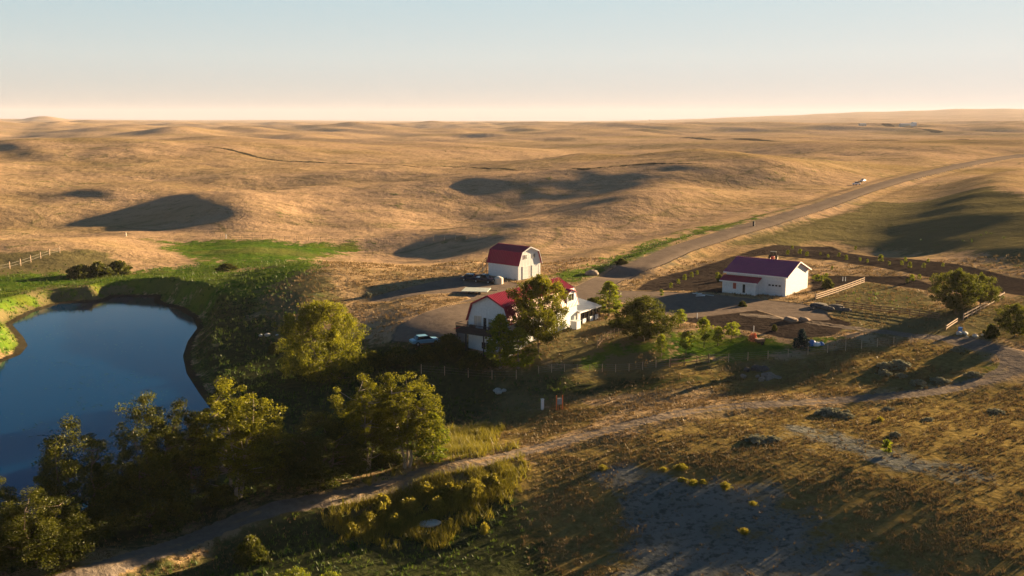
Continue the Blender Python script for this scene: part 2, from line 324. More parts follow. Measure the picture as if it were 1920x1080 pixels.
M = dict(
 ground=ground_mat(), white=mat('white siding', (.70, .73, .74), .6, noise=(3, .10)), trim=mat('white trim', (.80, .80, .78), .5),
 roof=mat('red metal roofing', (.33, .018, .050), .45, .0, noise=(1.5, .12), spec=.3), roofpale=mat('pale metal roofing', (.55, .58, .62), .3, .5, noise=(1, .1)),
 glass=mat('dark window glass', (.02, .025, .03), .06, spec=.8), frame=mat('window frame', (.75, .75, .73), .5), dark=mat('dark painted wood', (.03, .03, .035), .6),
 door=mat('white door panel', (.62, .64, .66), .5, noise=(4, .06)), wood=mat('weathered wood', (.22, .13, .075), .85, noise=(6, .3)), rail=mat('pale fence wood', (.62, .43, .28), .8, noise=(5, .2)),
 bark=mat('bark', (.17, .125, .085), .95, noise=(6, .4), bump=.5), palebark=mat('pale bark', (.30, .25, .19), .9, noise=(6, .3)), orange=mat('orange post', (.75, .20, .05), .6),
 sign=mat('grey sign panel', (.30, .33, .34), .5), bluewhite=mat('white plastic', (.75, .77, .80), .4), rock=mat('rock', (.28, .22, .17), .9, noise=(2, .3), bump=.6), palerock=mat('pale rock', (.45, .43, .38), .9, noise=(2, .3), bump=.6),
 carblue=mat('dark blue car paint', (.02, .03, .06), .25, .3, spec=.6), carlight=mat('light blue paint', (.20, .42, .55), .3, .1, spec=.6), rubber=mat('rubber', (.02, .02, .02), .8), cream=mat('cream plastic', (.72, .60, .46), .6),
 tarp=mat('pale boards', (.42, .46, .42), .8, noise=(2, .2)), blue=mat('blue plastic', (.03, .16, .45), .4), red=mat('red machine paint', (.40, .03, .02), .4), curtain=mat('red curtain', (.35, .08, .05), .8), steel=mat('galvanised steel', (.45, .46, .47), .4, .6),
 soilpile=mat('earth', (.26, .17, .11), .95, noise=(1.2, .3), bump=.8), mudpile=mat('dark earth', (.10, .08, .07), .95, noise=(1.2, .3), bump=.8), wire=mat('wire', (.3, .28, .25), .5, .6), flower=mat('orange flowers', (.70, .25, .12), .8, noise=(6, .3)),
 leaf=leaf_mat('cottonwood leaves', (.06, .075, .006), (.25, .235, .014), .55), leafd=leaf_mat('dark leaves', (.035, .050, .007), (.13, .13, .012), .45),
 leafy=leaf_mat('yellow green leaves', (.10, .15, .010), (.30, .31, .02), .55), needle=leaf_mat('spruce needles', (.015, .04, .04), (.035, .07, .065), .15),
 sage=leaf_mat('sagebrush leaves', (.16, .16, .10), (.34, .33, .23), .2), straw=leaf_mat('dry grass blades', (.17, .11, .042), (.34, .23, .10), .2), weed=leaf_mat('yellow weeds', (.14, .14, .015), (.34, .28, .03), .45),
 grassg=leaf_mat('green grass blades', (.03, .075, .010), (.13, .17, .02), .4),
)
_s = M['white'].node_tree; _p = _s.nodes['Principled BSDF']; _tc = _s.nodes.new('ShaderNodeTexCoord'); _mp = _s.nodes.new('ShaderNodeMapping'); _mp.inputs['Scale'].default_value = (1.1, 1.1, 0); _s.links.new(_tc.outputs['Object'], _mp.inputs[0])
_w = _s.nodes.new('ShaderNodeTexWave'); _w.wave_profile = 'SAW'; _w.bands_direction = 'DIAGONAL'; _w.inputs['Scale'].default_value = .55; _s.links.new(_mp.outputs[0], _w.inputs[0])
_b = _s.nodes.new('ShaderNodeBump'); _b.inputs['Strength'].default_value = .6; _b.inputs['Distance'].default_value = .06; _s.links.new(_w.outputs['Fac'], _b.inputs['Height']); _s.links.new(_b.outputs[0], _p.inputs['Normal'])
wm = bpy.data.materials.new('pond water'); wm.use_nodes = True; p = wm.node_tree.nodes['Principled BSDF']; M['water'] = wm
p.inputs['Base Color'].default_value = (.001, .022, .066, 1); p.inputs['Roughness'].default_value = .07; p.inputs['IOR'].default_value = 1.33; p.inputs['Specular IOR Level'].default_value = .5
_n = wm.node_tree; tc = _n.nodes.new('ShaderNodeNewGeometry'); t = _n.nodes.new('ShaderNodeTexNoise'); t.inputs['Scale'].default_value = 1.2; t.inputs['Detail'].default_value = 4; _n.links.new(tc.outputs['Position'], t.inputs[0])
b = _n.nodes.new('ShaderNodeBump'); b.inputs['Strength'].default_value = .2; b.inputs['Distance'].default_value = .05; _n.links.new(t.outputs[0], b.inputs['Height']); _n.links.new(b.outputs[0], p.inputs['Normal'])

# ------------------------------------------------------------------ object helpers
def np_mesh(name, V, F, material, smooth=False, tone=None):
    """V (n,3), F (m,k) with k = 3 or 4"""
    me = bpy.data.meshes.new(name); V = np.asarray(V, np.float32); F = np.asarray(F, np.int32); k = F.shape[1]
    me.vertices.add(len(V)); me.vertices.foreach_set('co', V.ravel()); me.loops.add(F.size); me.loops.foreach_set('vertex_index', F.ravel())
    me.polygons.add(len(F)); me.polygons.foreach_set('loop_start', np.arange(0, F.size, k, dtype=np.int32)); me.polygons.foreach_set('loop_total', np.full(len(F), k, np.int32))
    me.polygons.foreach_set('use_smooth', np.full(len(F), smooth))
    me.update(calc_edges=True); me.materials.append(material)
    if tone is not None:
        a = me.attributes.new('tone', 'FLOAT', 'POINT'); a.data.foreach_set('value', np.asarray(tone, np.float32))
    return me
def link(name, me, parent=None, loc=None, rz=0., sc=None):
    o = bpy.data.objects.new(name, me); COL.objects.link(o)
    if parent is not None: o.parent = parent
    if loc is not None: o.location = [float(v) for v in loc]
    if rz: o.rotation_euler = (0, 0, rz)
    if sc is not None: o.scale = (sc, sc, sc) if np.isscalar(sc) else sc
    return o
def tag(o, label=None, cat=None, group=None, kind=None):
    if label: o['label'] = label
    if cat: o['category'] = cat
    if group: o['group'] = group
    if kind: o['kind'] = kind
    return o
def thing(name, label, cat, loc, rz=0., group=None, sc=None): return tag(link(name, None, None, loc, rz, sc), label, cat, group)
def dup(src, loc, rz=0., sc=None, label=None, group=None):
    r = src.copy(); COL.objects.link(r); r.location = [float(v) for v in loc]; r.rotation_euler = (0, 0, rz)
    if sc is not None: r.scale = (sc, sc, sc) if np.isscalar(sc) else sc
    if label: r['label'] = label
    if group: r['group'] = group
    for ch in list(src.children):
        c = ch.copy(); COL.objects.link(c); c.parent = r
        for g in ch.children:
            d = g.copy(); COL.objects.link(d); d.parent = c
    return r
class MB:
    def __init__(s): s.v = []; s.f = []
    def add(s, v, f):
        o = len(s.v); s.v += [tuple(map(float, q)) for q in v]; s.f += [tuple(i + o for i in q) for q in f]; return s
    def box(s, x0, x1, y0, y1, z0, z1):
        return s.add([(x0, y0, z0), (x1, y0, z0), (x1, y1, z0), (x0, y1, z0), (x0, y0, z1), (x1, y0, z1), (x1, y1, z1), (x0, y1, z1)],
                     [(3, 2, 1, 0), (4, 5, 6, 7), (0, 1, 5, 4), (1, 2, 6, 5), (2, 3, 7, 6), (3, 0, 4, 7)])
    def prism(s, prof, x0, x1, axis='x'):
        n = len(prof); a = [((x0, *q) if axis == 'x' else (q[0], x0, q[1])) for q in prof]; b = [((x1, *q) if axis == 'x' else (q[0], x1, q[1])) for q in prof]
        return s.add(a + b, [tuple(range(n))[::-1], tuple(range(n, 2 * n))] + [(i, (i + 1) % n, n + (i + 1) % n, n + i) for i in range(n)])
    def slab(s, quad, th):
        q = np.array(quad, float); nn = np.cross(q[1] - q[0], q[3] - q[0]); nn /= np.linalg.norm(nn); b = q - nn * th
        return s.add(list(q) + list(b), [(0, 1, 2, 3), (7, 6, 5, 4), (0, 4, 5, 1), (1, 5, 6, 2), (2, 6, 7, 3), (3, 7, 4, 0)])
    def tube(s, p, q, r0, r1=None, n=6):
        r1 = r0 if r1 is None else r1; p = np.array(p, float); q = np.array(q, float); d = q - p; d /= np.linalg.norm(d) + 1e-9
        a = np.cross(d, (0, 0, 1) if abs(d[2]) < .9 else (1, 0, 0)); a /= np.linalg.norm(a); b = np.cross(d, a)
        c = [(math.cos(2 * math.pi * i / n), math.sin(2 * math.pi * i / n)) for i in range(n)]
        return s.add([p + r0 * (a * x + b * y) for x, y in c] + [q + r1 * (a * x + b * y) for x, y in c],
                     [(i, (i + 1) % n, n + (i + 1) % n, n + i) for i in range(n)] + [tuple(range(n))[::-1], tuple(range(n, 2 * n))])
    def build(s, name, m, parent=None, loc=None, rz=0., bevel=0.):
        me = bpy.data.meshes.new(name); me.from_pydata(s.v, [], s.f); (me.materials.append(m) if m else None); me.update()
        o = link(name, me, parent, loc, rz)
        if bevel: b = o.modifiers.new('bevel', 'BEVEL'); b.width = bevel; b.segments = 2
        return o
def lump(seed, n=2, amp=.25, flat=1.):
    import bmesh
    bm = bmesh.new(); bmesh.ops.create_icosphere(bm, subdivisions=n, radius=1); g = np.random.default_rng(seed); D = g.standard_normal((7, 3)) * 1.6; ph = g.random(7) * 6
    for v in bm.verts:
        c = np.array(v.co); k = 1 + amp * float(np.mean(np.sin(D @ c + ph))) * 1.6 + amp * .3 * (g.random() - .5); v.co = v.co * k; v.co.z *= flat
    me = bpy.data.meshes.new('lump'); bm.to_mesh(me); bm.free(); return me
# ------------------------------------------------------------------ terrain mesh
th = np.concatenate([np.arange(-180, -40, 2.5), np.arange(-40, -31, .35), np.arange(-31, 31, .10), np.arange(31, 40, .35), np.arange(40, 180, 2.5)])
rr = np.concatenate([[3., 8, 15, 24, 34, 44, 52], 60 * 1.0052 ** np.arange(int(math.log(2400 / 60) / math.log(1.0052)))])
rr = np.concatenate([rr, rr[-1] * 1.018 ** np.arange(1, 98)])
TH, RR = np.meshgrid(R(1) * th, rr, indexing='ij'); TX = RR * np.sin(TH); TY = RR * np.cos(TH)
nT, nR = TX.shape
TZ = np.zeros_like(TX)
for i in range(0, nT, 40): TZ[i:i + 40] = height(TX[i:i + 40], TY[i:i + 40])
near_r = np.random.default_rng(3)
tx_, ty_ = TX.ravel(), TY.ravel()
def zone(polys, soft=2.):
    o = np.zeros(tx_.shape)
    for pl in polys:
        P = gl(pl); c = np.hypot(P[:, 0], P[:, 1]).mean(); s = soft * c / 150
        o = np.maximum(o, 1 - sstep(-s, s, sdist(tx_, ty_, P, s * 3)))
    return o
Z = {}
Z['green'] = zone([
 [(280,450),(340,452),(440,450),(560,456),(680,460),(690,468),(620,478),(560,490),(520,505),(480,500),(400,512),(300,520),(180,528),(60,545),(-40,560),(-60,520),(60,515),(200,515),(330,500),(350,485),(310,468)],
 [(-60,600),(0,585),(60,570),(140,556),(250,545),(380,535),(470,520),(480,535),(470,620),(430,700),(380,740),(350,690),(380,620),(330,565),(200,550),(100,562),(30,590),(20,620),(40,640),(30,665),(-60,700)],
 [(60,548),(200,520),(330,505),(420,508),(500,505),(560,490),(600,500),(520,530),(470,560),(430,560),(340,552),(290,545),(200,548),(100,560),(20,590),(-60,600),(-60,560)],
 [(1250,626),(1330,612),(1400,632),(1500,640),(1560,636),(1560,656),(1480,664),(1360,672),(1250,676),(1240,650)],
 [(1060,510),(1150,488),(1190,480),(1130,510),(1080,528),(1040,530)],
 [(1730,680),(1800,662),(1860,672),(1885,690),(1860,705),(1800,690)], [(1080,668),(1160,640),(1220,650),(1100,690)],
 [(1120,500),(1200,462),(1330,425),(1420,405),(1480,390),(1400,415),(1290,450),(1180,490)]], 5.5)
Z['olive'] = zone([
 [(1240,500),(1300,470),(1430,460),(1560,455),(1700,470),(1900,490),(1960,500),(1960,380),(1850,350),(1650,380),(1450,430),(1350,455)],
 [(-60,480),(200,470),(280,540),(-60,620)], [(480,500),(560,480),(640,560),(520,640),(440,560)], [(500,600),(700,640),(900,690),(960,760),(880,860),(700,900),(500,940),(420,800),(440,690)],
 [(820,700),(1420,668),(1440,700),(1150,745),(860,800)], [(1520,560),(1620,525),(1760,560),(1740,610),(1560,600)], [(1560,590),(1920,570),(1960,640),(1560,620)],
 [(500,960),(860,880),(1000,860),(960,960),(700,1100),(200,1100)], [(1880,560),(1960,560),(1960,640),(1860,640)], [(1060,600),(1300,610),(1240,690),(960,700)]], 6)
Z['soil'] = zone([
 [(1190,545),(1230,520),(1340,492),(1450,459),(1560,462),(1700,485),(1790,495),(1900,520),(1960,530),(1960,560),(1850,545),(1740,520),(1640,500),(1560,488),(1500,484),(1440,478),(1380,486),(1358,520),(1360,550),(1280,545)],
 [(1520,515),(1700,518),(1750,535),(1740,545),(1620,528),(1560,540),(1520,548)],
 [(1240,596),(1420,578),(1540,590),(1600,606),(1560,630),(1480,636),(1400,620),(1300,606)]], 1.6)
Z['mud'] = np.zeros_like(tx_)
dp = sdist(tx_, ty_, POND, 20.); Z['mud'] = np.maximum(Z['mud'], 1 - sstep(.5, 2.2, dp))
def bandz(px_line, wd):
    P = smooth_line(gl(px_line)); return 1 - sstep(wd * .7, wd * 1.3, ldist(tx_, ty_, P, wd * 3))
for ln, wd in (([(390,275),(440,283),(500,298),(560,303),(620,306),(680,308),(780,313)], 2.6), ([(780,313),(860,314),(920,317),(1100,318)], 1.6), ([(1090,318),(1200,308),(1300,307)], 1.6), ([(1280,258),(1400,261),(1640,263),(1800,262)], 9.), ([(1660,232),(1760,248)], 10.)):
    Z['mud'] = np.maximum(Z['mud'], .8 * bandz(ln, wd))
Z['bare'] = zone([[(1080,885),(1180,870),(1320,890),(1460,900),(1540,950),(1640,1010),(1760,1100),(1100,1120),(1180,1000),(1160,930)], [(1440,790),(1540,800),(1700,860),(1880,890),(1900,905),(1700,890),(1560,850)]], 6) * .72
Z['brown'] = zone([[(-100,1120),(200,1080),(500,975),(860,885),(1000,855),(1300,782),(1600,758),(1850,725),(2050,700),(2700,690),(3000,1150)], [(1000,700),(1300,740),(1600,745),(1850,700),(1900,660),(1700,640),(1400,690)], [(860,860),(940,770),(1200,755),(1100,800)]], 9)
Z['shade_tint'] = .9 * zone([[(-60,1120),(150,1085),(480,985),(840,895),(960,880),(1000,960),(1100,1120)], [(380,580),(470,560),(520,620),(560,640),(700,640),(870,640),(960,690),(960,740),(900,790),(820,860),(640,915),(460,950),(200,1030),(-80,1110),(-300,1000),(420,860),(370,720),(350,660)], [(900,700),(1100,708),(1300,700),(1400,690),(1330,720),(1150,742),(950,745)]], 9)  # outlines of shaded ground that is painted darker
dr = ldist(tx_, ty_, ROADL, 30.); dt = ldist(tx_, ty_, TRACKL, 12.)
zroad = 1 - sstep(2.9, 4.1, dr); ztrack = 1 - sstep(1.2, 2.0, dt); zrut = np.maximum(1 - sstep(.28, .62, np.abs(dt - .85)), .62 * (dt < 1.))
DRIVE = [[(690,566),(700,556),(760,540),(850,520),(905,512),(960,530),(1000,536),(1090,540),(1130,528),(1160,545),(1110,560),(1080,580),(960,560),(900,562),(850,570),(790,600),(740,640),(735,628),(780,592),(840,572),(880,560),(860,550),(790,552),(730,565)],
         [(735,640),(745,612),(790,592),(850,572),(890,566),(880,600),(872,640),(800,645)],
         [(1130,548),(1170,545),(1260,548),(1340,552),(1470,566),(1540,575),(1560,600),(1480,600),(1420,582),(1300,596),(1240,590),(1180,570),(1120,560)]]
zdrive = zone(DRIVE, 1.2)
Z['gravel'] = np.maximum(zroad, zdrive); Z['dirt'] = np.maximum(zrut * .85, .75 * (1 - sstep(4, 8, dr)) * .6)
Z['dirt'] = np.maximum(Z['dirt'], .72 * zone([[(1740,628),(1830,632),(1900,650),(1960,672),(1960,705),(1905,712),(1850,722),(1880,690),(1860,668),(1800,652)]], 2))
for k in Z: Z[k] = Z[k].astype(np.float32)
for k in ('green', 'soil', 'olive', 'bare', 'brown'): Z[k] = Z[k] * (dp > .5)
idx = np.arange(nT * nR).reshape(nT, nR)
def terrain_mesh(name, sel, lift):
    q = np.stack([idx[:-1, :-1], idx[:-1, 1:], idx[1:, 1:], idx[1:, :-1]], -1).reshape(-1, 4)[:, ::-1]
    V = np.stack([tx_, ty_, TZ.ravel() + lift], -1)
    if sel is not None:
        s = sel[q].mean(1) > .5; q = q[s]; u, inv = np.unique(q, return_inverse=True); V = V[u]; q = inv.reshape(q.shape)
    else:
        u = None
        w_ = np.stack([idx[-1, :-1], idx[-1, 1:], idx[0, 1:], idx[0, :-1]], -1)[:, ::-1]; q = np.vstack([q, w_])
    me = np_mesh(name, V, q, M['ground'], True)
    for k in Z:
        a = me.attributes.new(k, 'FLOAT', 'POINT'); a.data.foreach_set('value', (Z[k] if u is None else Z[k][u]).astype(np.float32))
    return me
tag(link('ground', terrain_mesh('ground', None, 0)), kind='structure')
tag(link('gravel_road', terrain_mesh('gravel_road', zroad, .015)), kind='structure')
tag(link('dirt_track', terrain_mesh('dirt_track', ztrack * (zroad < .5), .015)), kind='structure')
tag(link('gravel_yard', terrain_mesh('gravel_yard', zdrive * (zroad < .5) * (ztrack < .5), .015)), kind='structure')
c0 = POND.mean(0); PP = []
for i in range(len(POND)):
    t_ = POND[i] - POND[i - 1]; t2 = POND[(i + 1) % len(POND)] - POND[i]; nn = np.array([(t_ + t2)[1], -(t_ + t2)[0]]); nn /= np.linalg.norm(nn)
    PP.append(POND[i] - nn * 2.5 if sdist(np.array([(POND[i] - nn * .5)[0]]), np.array([(POND[i] - nn * .5)[1]]), POND, 5)[0] > 0 else POND[i] + nn * 2.5)
mb = MB(); mb.add([(a, b, WATER) for a, b in PP], [tuple(range(len(PP)))]); tag(mb.build('pond_water', M['water']), kind='structure')

fbm_ = lambda x, y: math.sin(x * .21 + 1.3 * math.sin(y * .15)) * math.cos(y * .27)
g_ = np.random.default_rng(8); fl = MB()
for i in range(900):
    q_ = plane_pt(20 + 360 * g_.random(), 575 + 300 * g_.random() ** .8, WATER)[:2] + g_.normal(0, 1.5, 2)
    if sdist(q_[:1], q_[1:], POND, 20.)[0] < -2 and fbm_(q_[0], q_[1]) > .1:
        a_ = g_.random() * 6.28; l_ = .10 + .22 * g_.random(); c_, s_ = math.cos(a_) * l_, math.sin(a_) * l_
        fl.add([(q_[0] - c_, q_[1] - s_, WATER + .02), (q_[0] + s_ * .4, q_[1] - c_ * .4, WATER + .02), (q_[0] + c_, q_[1] + s_, WATER + .02), (q_[0] - s_ * .4, q_[1] + c_ * .4, WATER + .02)], [(0, 1, 2, 3)])
tag(fl.build('pond_weed', M['leafd']), kind='stuff')
# ------------------------------------------------------------------ vegetation builders
def leaf_cloud(C, rad, per, size, g, tone0, flatz=1., long=1.4):
    """leaf faces scattered round clump centres C (n,3) of radius rad (n,)"""
    n = len(C) * per; c = np.repeat(C, per, 0); r_ = np.repeat(np.broadcast_to(rad, len(C)), per)
    d = g.standard_normal((n, 3)); d /= np.linalg.norm(d, axis=1)[:, None]; d[:, 2] *= flatz
    p = c + d * (r_ * g.random(n) ** .45)[:, None]
    a = g.standard_normal((n, 3)); a /= np.linalg.norm(a, axis=1)[:, None]; b = np.cross(a, g.standard_normal((n, 3))); b /= np.linalg.norm(b, axis=1)[:, None]
    s = (size * (.6 + .8 * g.random(n)))[:, None]; a = a * s * long * .5; b = b * s * .5
    V = np.stack([p - a, p + b, p + a, p - b], 1).reshape(-1, 3); F = np.arange(4 * n).reshape(n, 4)
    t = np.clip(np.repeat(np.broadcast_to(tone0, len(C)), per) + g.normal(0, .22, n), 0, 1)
    return V, F, np.repeat(t, 4)
def branches(mb, stems, C, g, r0, k, pull=.45):
    """limbs from the stems (lists of points) to a sample of clump centres"""
    pick = g.choice(len(C), min(k, len(C)), replace=False)
    allp = np.vstack([np.array(s) for s in stems])
    for i in pick:
        c = C[i]; dd = np.linalg.norm(allp - c, axis=1) + (allp[:, 2] > c[2] - .1) * 3.; j = int(np.argmin(dd)); a = allp[j]
        m = (a + c) / 2 + np.array([0, 0, -.08 * np.linalg.norm(c - a)]); rr_ = r0 * (.35 + .25 * g.random()); mb.tube(a, m, rr_, rr_ * .6, 5); mb.tube(m, c, rr_ * .6, rr_ * .15, 4)
def tree_kind(name, cat, seed, H, Rad, kind, lm, bm='bark', nclump=200, per=36, lsize=.26, crad=.6, stems=1, low=.12, limb=40, trunk_r=None):
    """a tree of height H, crown radius Rad: Empty > trunk, crown"""
    g = np.random.default_rng(seed); ph = g.random(8) * 6.28; C = []; tone = []
    tries = 0; plumes = []
    if kind == 'cotton':
        npl = 11
        for q in range(npl):
            rad = Rad * (0 if q == 0 else .30 + .30 * g.random()); a_ = q * 2.4 + ph[6]; top = H * (1. if q == 0 else .62 + .33 * g.random()); wd = Rad * (.23 + .11 * g.random()); ht = H * (.27 + .13 * g.random()); plumes.append((rad * math.cos(a_), rad * math.sin(a_), top - ht, wd, ht))
            if q % 2: plumes.append((rad * 1.15 * math.cos(a_ + .5), rad * 1.15 * math.sin(a_ + .5), H * (low + .18 + .12 * g.random()), wd * 1.1, H * .17))
    while len(C) < nclump and tries < nclump * 40:
        tries += 1
        if plumes:
            q = plumes[int(g.random() * len(plumes))]; d_ = g.standard_normal(3); d_ /= np.linalg.norm(d_); d_ *= g.random() ** .4; z = q[2] + d_[2] * q[4]; k_ = 1 - .7 * max(0, d_[2])
            if z < H * low or math.sin(d_[0] * 5 + z * 1.3 + ph[3]) * math.cos(z * 1.9 - d_[1] * 4 + ph[4]) > .55: continue
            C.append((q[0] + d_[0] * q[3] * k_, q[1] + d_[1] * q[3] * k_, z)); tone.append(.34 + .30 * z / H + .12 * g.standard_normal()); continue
        t = g.random(); az = g.random() * 6.283; u = g.random() ** .5
        if kind == 'cotton': prof = (math.sin(math.pi * min(1, (t * .92 + .08)) ** .75) ** .6) * (1 - .45 * t)
        elif kind == 'round': prof = math.sqrt(max(0, 1 - (2 * t - .95) ** 2))
        elif kind == 'poplar': prof = (math.sin(math.pi * (t * .93 + .07)) ** .5) * (1 - .55 * t)
        elif kind == 'willow': prof = math.sqrt(max(0, 1 - t ** 2.2)) * (1. if t > .12 else .85)
        elif kind == 'cone': prof = (1 - t) ** .9
        else: prof = math.sqrt(max(0, 1 - t ** 1.8))
        lob = 1 + .28 * math.sin(2 * az + ph[0] + 5 * t) + .18 * math.sin(3 * az + ph[1] - 9 * t) + .14 * math.sin(5 * az + ph[2] + 14 * t)
        if kind in ('cone', 'poplar'): lob = 1 + .35 * (lob - 1)
        rr_ = Rad * prof * lob * (.25 + .75 * u); z = H * (low + (1 - low) * t * (1 - crad / H))
        if kind in ('cotton', 'round') and math.sin(az * 2 + z * 1.1 + ph[3]) * math.cos(z * 1.7 - az + ph[4]) > .62: continue   # gaps
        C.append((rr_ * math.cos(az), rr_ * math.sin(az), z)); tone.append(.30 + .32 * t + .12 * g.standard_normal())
    C = np.array(C); V, F, T = leaf_cloud(C, crad * (.55 + .8 * g.random(len(C))), per, lsize, g, np.array(tone), .8)
    V[:, 2] = np.maximum(V[:, 2], .02)
    root = link(name, None); root.location = (0, 0, -500)
    mb = MB(); tr = trunk_r or H * (.011 if kind in ('cotton', 'willow') else .016); SS = []
    for s in range(stems):
        az = s * 2.4 + ph[5]; le = (0 if stems == 1 else .22) * Rad; pts = [np.array([.12 * tr * 10 * math.cos(az) * (stems > 1), .12 * tr * 10 * math.sin(az) * (stems > 1), -.4])]
        for q in range(1, 8):
            f = q / 7; zz = H * f * ((.78 if kind == 'cotton' else .9) if kind != 'willow' else .7) * (1 - .12 * (s % 3) * .8)
            pts.append(np.array([le * math.cos(az) * f ** .8 * 1.6 + g.normal(0, .012 * H), le * math.sin(az) * f ** .8 * 1.6 + g.normal(0, .012 * H), zz]))
        for q in range(7): mb.tube(pts[q], pts[q + 1], tr * (1 - q / 7.6) * (1.25 if q == 0 else 1), tr * (1 - (q + 1) / 7.6), 7)
        SS.append(pts[1:])
    branches(mb, SS, C, g, tr, limb)
    mb.build('trunk', M[bm], root)
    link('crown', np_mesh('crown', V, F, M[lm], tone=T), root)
    root['H'] = H
    return root
K = dict(
 cotton1=tree_kind('cottonwood_tree', '', 1, 14, 4.6, 'cotton', 'leaf', 'palebark', 330, 120, .11, .58, 3, .10, 90),
 cotton2=tree_kind('cottonwood_tree', '', 2, 14, 5.0, 'cotton', 'leaf', 'palebark', 320, 120, .11, .58, 2, .14, 90),
 cotton3=tree_kind('cottonwood_tree', '', 3, 14, 5.2, 'cotton', 'leafd', 'bark', 380, 110, .12, .70, 3, .03, 60),  # darker leaves put the shade on these cottonwoods into their colour
 willow=tree_kind('willow_tree', '', 4, 10, 7.5, 'willow', 'leaf', 'bark', 640, 100, .13, .80, 3, .02, 60),
 broad=tree_kind('elm_tree', '', 5, 10, 5.0, 'round', 'leaf', 'bark', 460, 90, .14, .74, 1, .22, 70),
 dense=tree_kind('elm_tree', '', 15, 8, 4.5, 'round', 'leafd', 'bark', 300, 90, .14, .72, 1, .16, 50),
 poplar=tree_kind('poplar_tree', '', 6, 9, 1.9, 'poplar', 'leafy', 'palebark', 170, 34, .16, .45, 1, .10, 30),
 young=tree_kind('young_tree', '', 7, 5, 1.7, 'round', 'leafy', 'bark', 80, 30, .15, .40, 1, .30, 24),
 young2=tree_kind('young_tree', '', 17, 5, 1.3, 'poplar', 'leafy', 'bark', 70, 28, .15, .40, 1, .22, 20),
 ball=tree_kind('young_tree', '', 8, 4, 1.7, 'round', 'leafy', 'bark', 110, 34, .13, .36, 1, .32, 20),
 spruce=tree_kind('spruce_tree', '', 9, 5, 1.5, 'cone', 'needle', 'bark', 150, 44, .16, .3, 1, .03, 30),
 bush=tree_kind('bush', '', 10, 3, 2.2, 'bush', 'leafd', 'bark', 120, 44, .20, .5, 3, .02, 20, .05),
 sapling=tree_kind('sapling', '', 12, 2.4, .50, 'poplar', 'leafy', 'bark', 22, 26, .15, .22, 1, .22, 8, .025),
 sage=tree_kind('sagebrush', '', 13, 1.0, 1.1, 'bush', 'sage', 'bark', 60, 40, .13, .22, 3, .02, 12, .03),
 weed=tree_kind('weed_clump', '', 14, 1.3, .75, 'bush', 'weed', 'bark', 40, 46, .13, .25, 2, .02, 10, .02),
)
def weed_kind(seed):
    g = np.random.default_rng(seed); root = link('weed_clump', None); root['H'] = 1.3; n = 420
    b = np.stack([g.normal(0, .28, n), g.normal(0, .22, n), np.full(n, -.05)], 1); h = 1.35 * (.45 + .6 * g.random(n)) * np.exp(-(b[:, 0] ** 2 + b[:, 1] ** 2) * 1.6); a = g.random(n) * 6.283
    t = b + np.stack([b[:, 0] * .5 + .16 * np.cos(a), b[:, 1] * .5 + .16 * np.sin(a), h], 1); s_ = np.stack([-np.sin(a), np.cos(a), 0 * a], 1) * .035
    link('foliage', np_mesh('foliage', np.stack([b - s_, b + s_, t], 1).reshape(-1, 3), np.arange(3 * n).reshape(n, 3), M['weed'], tone=np.repeat(np.clip(g.normal(.5, .25, n), 0, 1), 3)), root)
    link('crown', np_mesh('crown', *leaf_cloud(t[:150] * [1, 1, .9], .12, 5, .10, g, .6)[:2], M['weed'], tone=np.full(3000, .6)), root); return root
K['weed2'] = weed_kind(5)
USED = set()
def plant(kind, px, base, top, label, cat, group=None, wide=None, rz=None, name=None, sink=.15, zref=None):
    """stand a copy of a kind where the photo shows its foot; `top` is the row of its tip, `wide` its crown width there"""
    p = ground(px, base); d = ray(px, top); Ht = CH + d[2] * (p[1] / d[1]) - p[2]; k = K[kind]; H0 = k['H']; s = Ht / H0
    sx = s
    if wide:
        dist = p[1] * CF[1] + (p[2] - CH) * CF[2]; cr = [c for c in k.children if c.name.startswith('crown')][0]
        if '_w' not in k: co = np.array([v.co[0] for v in cr.data.vertices]); k['_w'] = float(np.percentile(co, 98.5) - np.percentile(co, 1.5))
        sx = wide / FPX * dist / k['_w']
    o = dup(k, p - np.array([0, 0, sink]), float(rng.random() * 6.28) if rz is None else rz, (sx, sx, s), label, group); o['category'] = cat
    for q in ('H', '_w'):
        if q in o: del o[q]
    if name: o.name = name
    USED.add(kind); return o
CW = 'cottonwood trees between the pond and the track'
plant('cotton1', 442, 935, 678, 'tall bright sunlit cottonwood beside the pond, the largest tree of the left foreground', 'tree', CW, 142)
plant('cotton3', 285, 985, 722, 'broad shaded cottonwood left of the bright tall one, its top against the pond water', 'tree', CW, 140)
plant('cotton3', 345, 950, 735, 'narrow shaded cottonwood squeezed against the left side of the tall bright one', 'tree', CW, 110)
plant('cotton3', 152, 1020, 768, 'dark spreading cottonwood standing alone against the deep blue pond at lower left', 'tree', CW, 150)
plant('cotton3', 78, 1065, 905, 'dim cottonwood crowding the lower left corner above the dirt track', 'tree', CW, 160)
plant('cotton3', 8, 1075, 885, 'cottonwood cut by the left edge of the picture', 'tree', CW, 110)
plant('cotton2', 690, 880, 676, 'airy cottonwood with pale trunks, left of the pair beside the track', 'tree', CW, 116)
plant('cotton1', 762, 876, 668, 'sunlit cottonwood with several pale trunks, right of the pair beside the track', 'tree', CW, 108)
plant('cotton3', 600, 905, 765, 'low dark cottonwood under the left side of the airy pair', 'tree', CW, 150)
plant('poplar', 812, 868, 768, 'small leafy poplar growing out of the right side of the sunlit pair', 'tree', None, 50)
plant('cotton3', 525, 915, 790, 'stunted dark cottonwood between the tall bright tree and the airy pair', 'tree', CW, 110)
plant('willow', 604, 700, 558, 'huge round willow with a yellow lit top beside the pond slope', 'tree', None, 182)
